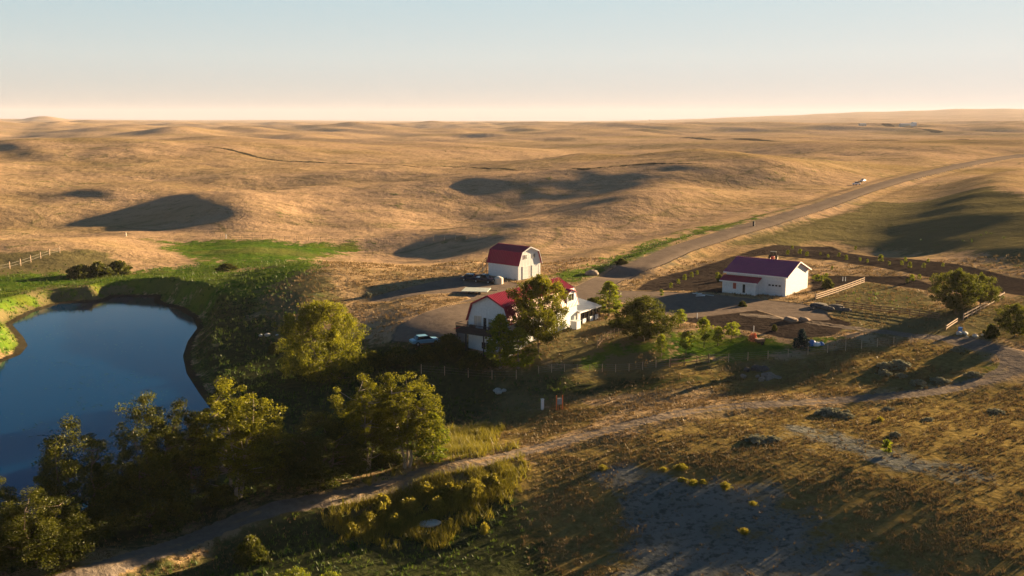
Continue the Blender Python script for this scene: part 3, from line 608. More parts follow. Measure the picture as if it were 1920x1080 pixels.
plant('bush', 515, 662, 640, 'small glowing yellow bush at the left foot of the round willow', 'bush', None, 26)
plant('broad', 1010, 664, 512, 'large sunlit elm standing before the long side of the red roofed house', 'tree', None, 116, 4.2)
plant('poplar', 972, 690, 610, 'slender bright poplar in front of the house, below the large elm', 'tree', None, 52)
plant('poplar', 938, 690, 584, 'dark narrow poplar covering the near corner of the house', 'tree', None, 50)
plant('young', 992, 688, 650, 'low leafy sucker growth at the right foot of the slender poplar', 'tree', None, 40)
plant('poplar', 1142, 592, 524, 'upright narrow tree just right of the pale porch roof', 'tree', None, 42)
plant('dense', 1208, 640, 551, 'dark round yard tree with a thick trunk, right of the porch', 'tree', None, 100)
plant('bush', 1112, 572, 556, 'low bush behind the corner of the pale porch roof', 'bush', None, 36)
plant('bush', 1165, 612, 592, 'dark low bush between the narrow tree and the dark round yard tree', 'bush', None, 46)
plant('young2', 1276, 612, 576, 'small thin tree behind the orchard beside the gravel yard', 'tree', None, 20)
plant('young2', 1240, 668, 622, 'narrow young tree, leftmost of the bright row in the yard', 'tree', 'young trees in the yard', 19)
plant('young', 1286, 666, 617, 'bushy young tree, second of the bright row in the yard', 'tree', 'young trees in the yard', 31)
plant('young', 1320, 652, 592, 'tallest young tree of the bright row in the yard', 'tree', 'young trees in the yard', 28)
plant('young2', 1346, 648, 608, 'small leaning young tree beside the tallest of the bright row', 'tree', 'young trees in the yard', 18)
plant('ball', 1371, 638, 600, 'neat round ball shaped young tree, rightmost of the bright row', 'tree', 'young trees in the yard', 28)
plant('spruce', 1502, 654, 614, 'small dark blue green spruce on the lawn', 'tree', None, 26)
plant('dense', 1792, 588, 502, 'big green leafy tree right of the fenced paddock', 'tree', None, 84)
plant('dense', 1838, 572, 512, 'greyer tree growing into the right side of the big leafy one', 'tree', None, 66, name='elm_tree')
plant('dense', 1902, 632, 566, 'bushy green tree at the right edge of the picture beyond the rails', 'tree', None, 66)
plant('bush', 1858, 632, 604, 'small dark blue grey bush below the pale rails at the right', 'bush', None, 26)
for i, (x, b_, t, wd, lab) in enumerate([
 (150, 520, 494, 50, 'dark low bush at the left end of the bush row above the pond'), (185, 518, 488, 50, 'taller dark bush in the middle of the bush row above the pond'),
 (222, 514, 486, 46, 'dark bush at the right end of the bush row above the pond'), (425, 508, 492, 40, 'brown green bush in the green hollow right of the pond head'),
 (842, 668, 622, 62, 'large dark bush left of the house beside the blue parked car'), (800, 676, 644, 50, 'dark bush in front of the pale blue car'), (890, 690, 655, 60, 'dark bush at the lower left corner of the house'),
 (745, 680, 648, 60, 'dark green bush on the shaded bank below the gravel drive'), (700, 690, 655, 50, 'dark bush touching the right side of the round willow'), (925, 684, 660, 40, 'dark bush under the narrow poplar by the house'),
 (660, 860, 800, 70, 'dark undergrowth bush between the trunks of the airy pair'), (730, 868, 828, 60, 'low bush at the foot of the sunlit pale trunks'), (1215, 632, 618, 20, 'small bright bush at the trunk of the dark round yard tree'),
 (1190, 606, 580, 40, 'dark bush hiding behind the dark round yard tree'), (1392, 574, 562, 16, 'small dark bush on the gravel in front of the white garage'), (1552, 540, 520, 22, 'green bush beyond the right end wall of the garage'),
 (1165, 495, 482, 22, 'sunlit bush beside the gravel road above the barn'), (1350, 528, 512, 12, 'leafy bush at the left end of the garage'),
 (470, 1050, 1000, 60, 'dark bush in the shaded hollow below the dirt track'), (420, 945, 905, 60, 'low dark bush at the foot of the tall bright cottonwood'), (330, 985, 940, 80, 'dark undergrowth bush beneath the broad shaded cottonwood'),
 (1452, 620, 606, 10, 'small upright shrub on the tilled strip behind the orange bush')]):
    plant('bush', x, b_, t, lab, 'bush', None, wd)
plant('young', 556, 1130, 1060, 'yellow green tree top poking in at the bottom edge', 'tree', None, 60)
plant('young', 622, 1130, 1066, 'smaller tree top at the bottom edge, right of the yellow green one', 'tree', None, 40)
plant('sapling', 1662, 852, 820, 'lone sapling on the dry slope at lower right', 'sapling', None, 18)
SAP = [(1240,555,540),(1258,541,528),(1271,533,521),(1284,526,512),(1297,520,508),(1307,515,505),(1345,523,508),(1363,508,498),(1477,478,467),(1500,477,465),(1513,481,470),(1538,478,471),(1552,483,475),(1573,482,472),(1586,488,476),(1604,469,460),(1612,490,481),(1626,492,484),
 (1651,492,475),(1667,498,488),(1690,498,487),(1697,491,480),(1706,503,489),(1740,492,483),(1732,503,491),(1709,528,512),(1724,524,512),(1768,500,491),(1700,531,520),(1532,529,512),(1541,528,514),(1549,524,510),(1525,524,514),(1560,506,497),(1485,468,459),(1800,512,500),(1840,518,508)]
for x, b_, t in SAP: plant('sapling', x, b_, t, 'thin young sapling in the dark tilled strips around the garage', 'sapling', 'saplings in the tilled strips', (b_ - t) * .55)
for x, b_, t, wd, lab in [(1560,776,762,60,'large pale sagebrush on the dry slope just below the track bend'),(1588,782,771,34,'smaller sagebrush right of the large pale one below the track'),(1418,826,813,44,'grey sagebrush in the middle of the dry slope'),(1447,826,815,34,'sagebrush touching the right side of the one in the middle of the dry slope'),
 (1660,690,676,30,'sagebrush in the hummocks inside the track loop, the left one of the two tall ones'),(1686,688,672,40,'tall grey sagebrush in the hummocks inside the track loop'),(1722,722,709,34,'sagebrush just above the track where it straightens'),(1762,716,705,34,'flat sagebrush right of the one just above the track'),
 (1795,658,646,26,'pale round sagebrush beside the wide dirt junction'),(1690,706,697,22,'small sagebrush between the hummocks and the track'),(1826,704,694,34,'sagebrush in the yellow grass of the track loop'),(1658,702,690,26,'sagebrush with a dark shaded side left in the track loop'),
 (1870,774,764,34,'sagebrush far right on the dry slope'),(1665,768,760,24,'low sagebrush on the slope under the straight track'),(1740,788,780,24,'low flat sagebrush right on the dry slope'),(1680,818,806,22,'sagebrush behind the lone sapling'),(690,556,545,14,'small dark shrub where the gravel drive ends, left of the house')]:
    plant('sage', x, b_, t, lab, 'shrub', 'sagebrush on the dry slope' if x > 1000 else None, wd)
WEED = [(718,962,922,42),(770,958,930,50),(742,985,958,34),(822,958,928,34),(845,930,900,34),(890,935,893,44),(860,945,915,30),(800,925,900,40),(925,912,884,36),(690,985,955,40),(660,1000,975,34),(908,1000,975,18),(845,985,968,18),
 (1276,880,866,26),(1300,908,896,22),(1360,915,900,24),(1318,905,896,18),(1395,1000,986,22),(1412,946,936,18),(1244,882,872,16),(1280,900,892,18),(1650,790,778,14),(980,870,858,20),(1130,880,868,20)]
for i, (x, b_, t, wd) in enumerate(WEED): plant('weed2' if i % 4 else 'weed', x, b_, t, 'tuft of tall yellow green weeds growing out of the dark ground below the track', 'weeds', 'yellow weed tufts below the track', wd)
for k in K.values():
    for c in list(k.children): bpy.data.objects.remove(c)
    bpy.data.objects.remove(k)
# ---- grass and ground cover, one mass each
ax_ = (1, 0, 0)
def scatter(name, n, r0, r1, mtl, hgt, seed, keep, label_tone=.5, blades=4, wid=.05, az=(-30, 30), power=1.):
    g = np.random.default_rng(seed); r = r0 * (r1 / r0) ** (g.random(n) ** power); a = R(1) * (az[0] + (az[1] - az[0]) * g.random(n)); x = r * np.sin(a); y = r * np.cos(a)
    m = keep(x, y, g); x, y = x[m], y[m]; r = r[m]; z = height(x, y); n = len(x); sc = (r / 100.) ** .5
    # patchiness
    P0 = np.stack([x, y, z], 1); P0 = np.repeat(P0, blades, 0); m_ = n * blades; s = np.repeat(sc, blades)
    ang = g.random(m_) * 6.283; h = hgt * (.5 + g.random(m_)) * s; ln = h * (.25 + .5 * g.random(m_)); w_ = wid * (.6 + .8 * g.random(m_)) * s
    off = np.stack([g.normal(0, .10, m_) * s, g.normal(0, .10, m_) * s, np.full(m_, -.03)], 1)
    b = P0 + off; t = b + np.stack([np.cos(ang) * ln, np.sin(ang) * ln, h], 1); sd_ = np.stack([-np.sin(ang) * w_, np.cos(ang) * w_, np.zeros(m_)], 1)
    V = np.stack([b - sd_, b + sd_, t], 1).reshape(-1, 3); F = np.arange(3 * m_).reshape(m_, 3)
    T = np.repeat(np.clip(np.repeat(label_tone + g.normal(0, .2, n), blades) + g.normal(0, .12, m_), 0, 1), 3)
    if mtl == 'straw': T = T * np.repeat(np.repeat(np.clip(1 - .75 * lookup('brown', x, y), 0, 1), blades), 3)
    me = np_mesh(name, V, F, M[mtl], tone=T); return tag(link(name, me), kind='stuff')
def lookup(zn, x, y):
    r = np.sqrt(x * x + y * y); t = np.degrees(np.arctan2(x, y)); i = np.clip(np.searchsorted(th, t), 0, nT - 1); j = np.clip(np.searchsorted(rr, r), 0, nR - 1)
    return Z[zn].reshape(nT, nR)[i, j]
def fbm_cheap(x, y, s): return np.sin(x * s + 1.3 * np.sin(y * s * .7)) * np.cos(y * s * 1.3 + np.sin(x * s * .9 + 2)) 
def keep_dry(x, y, g):
    v = g.random(len(x)); k = (lookup('gravel', x, y) < .3) & (lookup('dirt', x, y) < .2 + .3 * g.random(len(x))) & (lookup('soil', x, y) < .4) & (lookup('mud', x, y) < .3)
    k &= (lookup('green', x, y) + .3 * v < .6) & (lookup('shade_tint', x, y) < .2 + .6 * v) & (v > lookup('bare', x, y) * 1.35 - .02); k &= (lookup('olive', x, y) * .6 < v)
    return k & (fbm_cheap(x, y, .45) + fbm_cheap(x + 40, y, 1.7) * .8 + 1.1 * g.random(len(x)) > .25) & (sdist(x, y, POND, 5.) > 2)
def keep_green(x, y, g):
    v = g.random(len(x)); k = (lookup('gravel', x, y) < .3) & (lookup('dirt', x, y) < .2 + .3 * g.random(len(x))) & (lookup('soil', x, y) < .4) & (lookup('mud', x, y) < .5) & (sdist(x, y, POND, 5.) > 1)
    k &= ~((x > 8) & (y > 112) & (y < 170))
    return k & (lookup('green', x, y) + .3 * lookup('olive', x, y) + .5 * lookup('shade_tint', x, y) > .25 + .6 * v) & (fbm_cheap(x, y, .5) + fbm_cheap(x, y + 30, 1.9) * .7 + g.random(len(x)) > .1)
scatter('dry_grass', 120000, 66, 240, 'straw', .22, 21, keep_dry, blades=5, wid=.05)
scatter('green_grass', 70000, 66, 280, 'grassg', .30, 22, keep_green, blades=4, wid=.06)

def keep_weed(x, y, g):
    px, py = proj(x, y, height(x, y)); d = np.minimum(sdist(px, py, [(640,985),(700,930),(860,888),(960,872),(930,930),(860,960),(820,1000),(740,1000)], 60), sdist(px, py, [(850,800),(930,770),(900,850),(820,870)], 40) + 10)
    return (d < 40 * g.random(len(x)) ** 2) & (lookup('dirt', x, y) < .2) & (fbm_cheap(x, y, .8) + g.random(len(x)) > .25)
scatter('yellow_weeds', 60000, 72, 125, 'weed', .75, 24, keep_weed, blades=6, wid=.035, az=(-12, 2))
# ------------------------------------------------------------------ buildings
def strip_ribs(mb, q, n, h=.05, w_=.05):
    """standing seams on a roof plane q = (eave0, eave1, ridge1, ridge0)"""
    q = np.array(q, float); nn = np.cross(q[1] - q[0], q[3] - q[0]); nn /= np.linalg.norm(nn)
    for i in range(n + 1):
        f = i / n; a = q[0] + (q[1] - q[0]) * f; b = q[3] + (q[2] - q[3]) * f; d = (q[1] - q[0]); d /= np.linalg.norm(d)
        a = a + nn * .004; b = b + nn * .004
        mb.add([a - d * w_ / 2, a + d * w_ / 2, b + d * w_ / 2, b - d * w_ / 2, a - d * w_ / 2 + nn * h, a + d * w_ / 2 + nn * h, b + d * w_ / 2 + nn * h, b - d * w_ / 2 + nn * h],
               [(4, 5, 6, 7), (0, 1, 5, 4), (1, 2, 6, 5), (2, 3, 7, 6), (3, 0, 4, 7)])
def window(parent, face, a0, a1, z0, z1, mull=1, glass='glass', frame='frame', name='window', off=0., ft=.06):
    """a window on wall face 'y0' (v=off, looking -y), 'x1' (u=off, looking +x) or 'x0' (u=off, looking -x)"""
    mf, mg = MB(), MB()
    def bx(mb, p0, p1, q0, q1, d0, d1):
        if face == 'y0': mb.box(p0, p1, off - d1, off - d0, q0, q1)
        elif face == 'x1': mb.box(off + d0, off + d1, p0, p1, q0, q1)
        else: mb.box(off - d1, off - d0, p0, p1, q0, q1)
    bx(mf, a0, a1, z0, z0 + ft, .003, .07); bx(mf, a0, a1, z1 - ft, z1, .003, .07); bx(mf, a0, a0 + ft, z0 + ft, z1 - ft, .003, .07); bx(mf, a1 - ft, a1, z0 + ft, z1 - ft, .003, .07)
    for k in range(mull):
        c = a0 + (a1 - a0) * (k + 1) / (mull + 1); bx(mf, c - .025, c + .025, z0 + ft, z1 - ft, .003, .06)
    f = mf.build(name, M[frame], parent); bx(mg, a0 + ft, a1 - ft, z0 + ft, z1 - ft, .003, .02); mg.build('pane', M[glass], f); return f
def gambrel_roof(mb, L, W, ze, ik, zk, zr, ov=.35, th=.12, ribs=0):
    x0, x1 = -ov, L + ov; kx = ov * ik / max(.1, 1) ; sl = (zk - ze) / ik; E0 = (-ov * .55, ze - ov * .55 * sl * .35)
    for s in (0, 1):
        Y = (lambda v: v) if s == 0 else (lambda v: W - v)
        e, k, r_ = (Y(E0[0]), E0[1]), (Y(ik), zk), (W / 2, zr)
        for a, b in ((e, k), (k, r_)):
            q = [(x0, a[0], a[1] + th), (x1, a[0], a[1] + th), (x1, b[0], b[1] + th), (x0, b[0], b[1] + th)]
            if s: q = [q[1], q[0], q[3], q[2]]
            mb.slab(q, th)
            if ribs: strip_ribs(mb, q, ribs)
# ---- main house
HX, HY, HA = -0.36, 145.02, 56.4
hz = H1(HX + 6, HY + 6)
house = thing('farmhouse', 'two storey white farmhouse with red gambrel roof, upstairs balcony and pale roofed porch', 'house', (HX, HY, hz), R(HA))
L_, W_, ze, ik, zk, zr = 20.2, 7.64, 4.0, .75, 6.5, 8.0
wall = MB().prism([(0, -2.2), (W_, -2.2), (W_, ze), (W_ - ik, zk), (W_ / 2, zr), (ik, zk), (0, ze)], 0, L_).build('wall', M['white'], house)
rf = MB(); gambrel_roof(rf, L_, W_, ze, ik, zk, zr, ribs=44); rf.build('roof', M['roof'], house)
tr = MB()   # barge boards on the near gable
for a, b in (((-.2, ze - .2), (ik, zk)), ((ik, zk), (W_ / 2, zr)), ((W_ + .2, ze - .2), (W_ - ik, zk)), ((W_ - ik, zk), (W_ / 2, zr))):
    tr.add([(-.42, a[0], a[1] - .12), (-.42, b[0], b[1] - .12), (-.42, b[0], b[1] + .13), (-.42, a[0], a[1] + .13), (-.36, a[0], a[1] - .12), (-.36, b[0], b[1] - .12), (-.36, b[0], b[1] + .13), (-.36, a[0], a[1] + .13)], [(0, 1, 2, 3), (7, 6, 5, 4), (0, 4, 5, 1), (1, 5, 6, 2), (2, 6, 7, 3), (3, 7, 4, 0)])
tr.build('barge_board', M['roof'], house)
df = 2.55
bal = MB(); bal.box(-1.7, -.01, -.3, W_ + 1.2, df - .5, df); b_ = bal.build('balcony', M['dark'], house)
rl = MB(); rl.box(-1.7, -1.62, -.3, W_ + 1.2, df + .95, df + 1.02); rl.box(-1.7, -1.62, -.3, W_ + 1.2, df + .08, df + .16)
for k in range(40): y = -.28 + k * (W_ + 1.45) / 39; rl.box(-1.68, -1.64, y - .035, y + .035, df, df + .95)
for yy in (-.3, W_ + 1.12): rl.box(-1.62, -.02, yy, yy + .08, df + .95, df + 1.02)
rl.box(-1.67, -1.65, -.3, W_ + 1.2, df + .02, df + .62); rl.build('railing', M['dark'], b_)
for y in (2.0, 5.6): pb = MB().box(-1.5, -1.05, y, y + .9, df + .003, df + .95).build('balcony_chair', M['dark'], b_)
for yy in (.4, 3.6, 6.9, W_ + .9): MB().box(-1.66, -1.5, yy, yy + .14, -2.2, df - .25).build('post', M['dark'], house)
MB().slab([(-1.9, W_ + .3, 2.95), (3.0, W_ + .3, 2.95), (3.0, W_ + 1.4, 2.55), (-1.9, W_ + 1.4, 2.55)][::-1], .1).build('awning', M['roof'], house)
window(house, 'x0', 5.1, 6.6, df + .5, df + 2.2, 1, 'steel'); window(house, 'x0', .55, 2.0, df + .1, df + 2.05, 1)
dd = window(house, 'x0', 4.15, 4.85, df + .02, df + 2.05, 0, name='door'); MB().box(-.12, -.08, 4.25, 4.32, df + 1., df + 1.1).build('handle', M['steel'], dd)
for y0 in (2.3, 3.2): window(house, 'x0', y0, y0 + .75, df + .05, df + 1.95, 0, 'sign', 'door', 'shutter_door')
window(house, 'x0', 2.6, 5.2, -.4, .75, 2); window(house, 'x0', .3, 1.3, -1.6, .5, 0, name='lower_door')
for u0 in (3.2, 8., 12.6): window(house, 'y0', u0, u0 + 1.5, .9, 2.2, 1)
MB().box(5.4, 7.6, -.06, -.004, -1.6, .3).build('recess_shade', M['dark'], house)  # flat dark panel on the wall painting the shade of a recess
def dormer(u0, u1, zb, zt):
    dm = MB().prism([(u0, zb), (u1, zb), (u1, zt), ((u0 + u1) / 2, zt + .35), (u0, zt)], -.06, 2.6, 'y').build('dormer', M['white'], house)
    um = (u0 + u1) / 2; q = MB()
    q.slab([(u0 - .25, -.35, zt - .05), (um, -.35, zt + .55), (um, 3.0, zt + .55), (u0 - .25, 3.0, zt - .05)], .08); q.slab([(um, -.35, zt + .552), (u1 + .25, -.35, zt - .048), (u1 + .25, 3.0, zt - .048), (um, 3.0, zt + .552)], .08)
    q.build('dormer_roof', M['roof'], dm); window(dm, 'y0', u0 + .35, u1 - .35, zb + .45, zt - .15, 1, off=-.06)
dormer(16.9, 19.4, 4.4, 6.25)
chim = MB(); chim.box(12., 12.5, W_ / 2 - .25, W_ / 2 + .25, zr - .3, zr + .6); chim.build('chimney', M['steel'], house)
# porch at the far end
PX = 7.6
po = MB(); q = [(L_ + .02, -.5, 2.62), (L_ + PX, -.5, 2.62), (L_ + PX, W_ - .6, 3.95), (L_ + .02, W_ - .6, 3.95)]; po.slab(q, .1); strip_ribs(po, q, 26, .05, .07); po.build('porch_roof', M['roofpale'], house)
MB().box(L_ + .02, L_ + PX, -.58, -.503, 2.42, 2.64).build('porch_gutter', M['trim'], house)
MB().box(L_ + .01, L_ + PX - .2, W_ - 1.3, W_ - 1.15, -.6, 3.6).build('porch_wall', M['dark'], house)
MB().box(L_ + .01, L_ + PX - .1, -.35, W_ - 1.31, -1.2, .05).build('porch_floor', M['wood'], house)
MB().box(L_ - .5, L_ + .35, -.5, -.36, -1.2, 2.5).build('porch_corner', M['white'], house)
for k in range(6): u = L_ + .6 + k * (PX - .8) / 5; MB().box(u, u + .12, -.34, -.22, .05, 2.55).build('post', M['dark'], house)
MB().box(L_ + .6, L_ + PX - .1, -.33, -.25, .06, .5).build('porch_skirt', M['dark'], house)
for u in (L_ + 1.3, L_ + 3.8, L_ + 5.6): MB().box(u, u + 1.1, -.47, -.36, .35, 1.25).build('porch_panel', M['bluewhite'], house)
MB().box(L_ + .4, L_ + PX - .3, -.2, -.16, .1, 2.5).build('porch_screen', M['glass'], house)
p = ground(1079, 616); ac = thing('storage_box', 'pale square utility box by the house corner below the porch roof', 'box', p, R(HA)); MB().box(-.7, .7, -.6, .6, 0, 1.25).build('body', M['bluewhite'], ac, bevel=.04); MB().box(-.76, .76, -.66, .66, 1.25, 1.33).build('lid', M['white'], ac)
# ---- gambrel barn
BXo, BYo, BA = -5.19, 214.4, -41.6
bz = min(H1(BXo, BYo), H1(BXo + 6.5, BYo - 5.8)) + .05
barn = thing('barn', 'small white barn with maroon gambrel roof behind the farmhouse', 'barn', (BXo, BYo, bz), R(BA))
L_, W_, ze, ik, zk, zr = 8.7, 7.4, 3.1, .9, 5.75, 6.8
MB().prism([(0, -1.), (W_, -1.), (W_, ze), (W_ - ik, zk), (W_ / 2, zr), (ik, zk), (0, ze)], 0, L_).build('wall', M['white'], barn)
rf = MB(); gambrel_roof(rf, L_, W_, ze, ik, zk, zr, ribs=20); rf.build('roof', M['roof'], barn)
tr = MB()
for a, b in (((-.2, ze - .2), (ik, zk)), ((ik, zk), (W_ / 2, zr)), ((W_ + .2, ze - .2), (W_ - ik, zk)), ((W_ - ik, zk), (W_ / 2, zr))):
    X = L_ + .36; tr.add([(X, a[0], a[1] - .12), (X, b[0], b[1] - .12), (X, b[0], b[1] + .13), (X, a[0], a[1] + .13), (X + .05, a[0], a[1] - .12), (X + .05, b[0], b[1] - .12), (X + .05, b[0], b[1] + .13), (X + .05, a[0], a[1] + .13)], [(0, 1, 2, 3), (7, 6, 5, 4), (0, 4, 5, 1), (1, 5, 6, 2), (2, 6, 7, 3), (3, 7, 4, 0)])
tr.build('barge_board', M['white'], barn)
for y0 in (1.75, 2.3, 4.6, 5.15): window(barn, 'x1', y0, y0 + .45, 4.3, 5.25, 0, off=L_)
for y0 in (1.5, 4.6):
    d_ = MB().box(L_ + .003, L_ + .06, y0, y0 + 2.1, 0, 2.7).build('barn_door', M['door'], barn); q = MB(); q.box(L_ + .061, L_ + .09, y0 - .08, y0, 0, 2.78); q.box(L_ + .061, L_ + .09, y0 + 2.1, y0 + 2.18, 0, 2.78); q.box(L_ + .061, L_ + .09, y0, y0 + 2.1, 2.7, 2.78)
    for k in range(1, 4): q.box(L_ + .061, L_ + .075, y0 + .02, y0 + 2.08, .68 * k, .68 * k + .04)
    q.build('door_frame', M['trim'], d_)
st = MB()
for k in range(12): st.box(-3.6 + k * .25, -3.3 + k * .25, .3, 1.3, .25 * k, .25 * k + .06)
st.box(-.95, -.02, .2, 1.9, 3.0, 3.08)
for u, v in ((-.93, .22), (-.93, 1.8), (-3.5, .3), (-2.2, .3)): st.box(u, u + .1, v, v + .1, -.4, 4.0 if u > -1 else 1.4 + (u + 3.6) * .9)
for k in range(2): st.tube((-3.6, .3, 1.0 - .4 * k), (-.95, .3, 3.95 - .4 * k), .04)
st.build('outside_stair', M['dark'], barn)
# ---- garage with lean-to
GX, GY, GA = 42.94, 195.16, -36.1
gz = min(H1(GX, GY), H1(GX + 9.9, GY - 7.2)) + .12
gar = thing('garage', 'long white garage with plum coloured roof and a lean-to beside its overhead door', 'garage', (GX, GY, gz), R(GA))
L_, W_, ze, zr = 12.3, 12.2, 3.95, 6.1
MB().prism([(0, -1.), (W_, -1.), (W_, ze), (W_ / 2, zr), (0, ze)], 0, L_).build('wall', M['white'], gar)
sl_ = (zr - ze) / (W_ / 2); rf = MB(); x0, x1 = -.5, L_ + .5
for s in (0, 1):
    Y = (lambda v: v) if s == 0 else (lambda v: W_ - v)
    q = [(x0, Y(-.45), ze - .45 * sl_ + .14), (x1, Y(-.45), ze - .45 * sl_ + .14), (x1, W_ / 2, zr + .14), (x0, W_ / 2, zr + .14)]
    if s: q = [q[1], q[0], q[3], q[2]]
    rf.slab(q, .12); strip_ribs(rf, q, 30, .035, .05)
rf.build('roof', mat('plum metal roofing', (.38, .040, .120), .45, .0, noise=(1.2, .1), spec=.5), gar)
fa = MB(); fa.box(x0, x1, -.53, -.47, ze - .45 * sl_ - .12, ze - .45 * sl_ + .12)
for s in (0, 1):
    a = -.45 if s == 0 else W_ + .45; X = L_ + .51
    fa.add([(X, a, ze - .45 * sl_ - .1), (X, W_ / 2, zr - .1), (X, W_ / 2, zr + .13), (X, a, ze - .45 * sl_ + .13), (X + .05, a, ze - .45 * sl_ - .1), (X + .05, W_ / 2, zr - .1), (X + .05, W_ / 2, zr + .13), (X + .05, a, ze - .45 * sl_ + .13)], [(0, 1, 2, 3), (7, 6, 5, 4), (0, 4, 5, 1), (1, 5, 6, 2), (2, 6, 7, 3), (3, 7, 4, 0)])
fa.build('fascia', M['trim'], gar)
gd = MB().box(8.5, 11.6, -.05, -.003, 0.02, 2.9).build('overhead_door', M['door'], gar); q = MB()
for k in range(1, 5): q.box(8.52, 11.58, -.065, -.051, .56 * k, .56 * k + .03)
q.build('panel_seam', M['steel'], gd)
for k in range(4): MB().box(8.85 + k * .68, 9.3 + k * .68, -.08, -.066, 1.85, 2.15).build('pane', M['glass'], gd)
MB().prism([(-.003, -1.), (-1.8, -1.), (-1.8, 2.45), (-.003, 3.1)], 0, 7.0).build('lean_to', M['white'], gar)
lr = MB(); q = [(-.45, -2.35, 2.37), (7.45, -2.35, 2.37), (7.45, -.02, 3.28), (-.45, -.02, 3.28)]; lr.slab(q, .1); strip_ribs(lr, q, 18, .03, .05); lr.build('lean_to_roof', M['roof'], gar)
MB().box(-.45, 7.45, -2.42, -2.36, 2.2, 2.42).build('gutter', M['trim'], gar)
window(gar, 'y0', 2.2, 3.0, .8, 2.1, 0, 'curtain', off=-1.8); dr_ = window(gar, 'y0', 4.1, 5.0, .05, 2.1, 0, 'glass', off=-1.8, name='door', ft=.18); MB().box(4.88, 4.95, -1.92, -1.87, 1., 1.1).build('handle', M['steel'], dr_)
MB().box(6.9, 7.02, -2.3, -2.18, -.5, 2.35).build('post', M['trim'], gar)
# ---- far farmstead
def far_box(px, py, w_, d_, h_, mtl, label, cat, roofm='steel', rz=.3):
    p = ground(px, py); t = thing('farm_shed' if cat == 'shed' else cat.replace(' ', '_'), label, cat, p, rz)
    MB().box(-w_ / 2, w_ / 2, -d_ / 2, d_ / 2, -2, h_).build('wall', M[mtl], t); r_ = MB(); r_.prism([(-d_ / 2 - .5, h_), (d_ / 2 + .5, h_), (0, h_ + d_ * .22)], -w_ / 2 - .4, w_ / 2 + .4); r_.build('roof', M[roofm], t); return t
far_box(1713, 236, 9, 8, 6, 'white', 'bright white farm shed far off near the right horizon', 'shed', 'white')
far_box(1697, 236, 26, 8, 3.5, 'tarp', 'long grey farm shed left of the bright white one near the right horizon', 'shed')
far_box(1218, 226, 9, 9, 8, 'wood', 'tiny dark shed on the skyline right of centre', 'shed', 'dark')
far_box(1147, 226, 7, 7, 6, 'tarp', 'faint grey shed on the skyline left of the tiny dark one', 'shed')
far_box(1617, 236, 14, 8, 3.5, 'tarp', 'low faint shed on the plain left of the far farmstead', 'shed')
# ------------------------------------------------------------------ vehicles, fences, small things
def car(name, label, px, py, rz, paint, pickup=False, s=1.):
    p = ground(px, py); t = thing(name, label, 'pickup' if pickup else 'car', p, rz, None, s)
    prof = [(-2.35, .45), (-2.4, .85), (-2.1, .98), (-1.3, 1.02), (1.1, 1.0), (2.1, .9), (2.35, .75), (2.35, .4)] if not pickup else [(-2.6, .5), (-2.6, 1.15), (-.6, 1.15), (1.0, 1.15), (2.4, 1.05), (2.6, .8), (2.6, .5)]
    b = MB(); b.prism([(a, c) for a, c in prof], -.9, .9, 'y'); b.build('body', M[paint], t, bevel=.08)
    cb = [(-1.7, .98), (-1.3, 1.5), (.3, 1.52), (1.1, 1.0)] if not pickup else [(-.6, 1.15), (-.45, 1.8), (.6, 1.8), (1.2, 1.15)]
    c = MB(); c.prism(cb, -.72, .72, 'y'); cabin = c.build('cabin', M['glass'], t); r_ = MB(); zt = cb[1][1]; r_.box(cb[1][0] + .05, cb[2][0] - .05, -.7, .7, zt + .003, zt + .05); r_.build('roof', M[paint], cabin)
    for x in (-1.5, 1.5):
        for y in (-.82, .82): wl = MB(); wl.tube((x, y - .12, .36), (x, y + .12, .36), .36, n=14); k = wl.build('wheel', M['rubber'], t); h = MB(); h.tube((x, y - .13, .36), (x, y + .13, .36), .18, n=10); h.build('rim', M['steel'], k)
    for y in (-.65, .65): l = MB(); l.box(2.3 if not pickup else 2.55, 2.42 if not pickup else 2.64, y - .15, y + .15, .62, .76); l.build('headlight', M['cream'], t)
    return t
car('parked_pickup', 'dark blue pickup parked against the shaded long wall of the barn', 908, 530, R(-30), 'carblue', True)
car('parked_car', 'dark car parked on the gravel left of the barn pickup', 885, 527, R(-20), 'carblue')
car('parked_car', 'pale blue car half hidden by bushes left of the house', 797, 646, R(25), 'carlight')
p = ground(935, 532); tk = thing('water_tank', 'cream round water tank lit by the sun beside the barn pickup', 'tank', p); m_ = MB(); m_.tube((0, 0, 0), (0, 0, 1.25), .95, .95, 20); m_.tube((0, 0, 1.25), (0, 0, 1.5), .95, .45, 20); m_.build('body', M['cream'], tk); MB().tube((0, 0, 1.5), (0, 0, 1.6), .3, n=12).build('lid', M['bluewhite'], tk)
p = ground(893, 549); pt_ = thing('flat_trailer', 'flat trailer with a pale plank deck on the gravel behind the house', 'trailer', p, R(-8)); MB().box(-2.6, 2.6, -2.3, 2.3, .55, .68).build('deck', M['tarp'], pt_); MB().box(2.6, 4.2, -.06, .06, .5, .6).build('drawbar', M['dark'], pt_)
for x in (-1., 1.):
    for y in (-2.2, 2.2): MB().tube((x, y - .12, .3), (x, y + .12, .3), .3, n=12).build('wheel', M['rubber'], pt_)
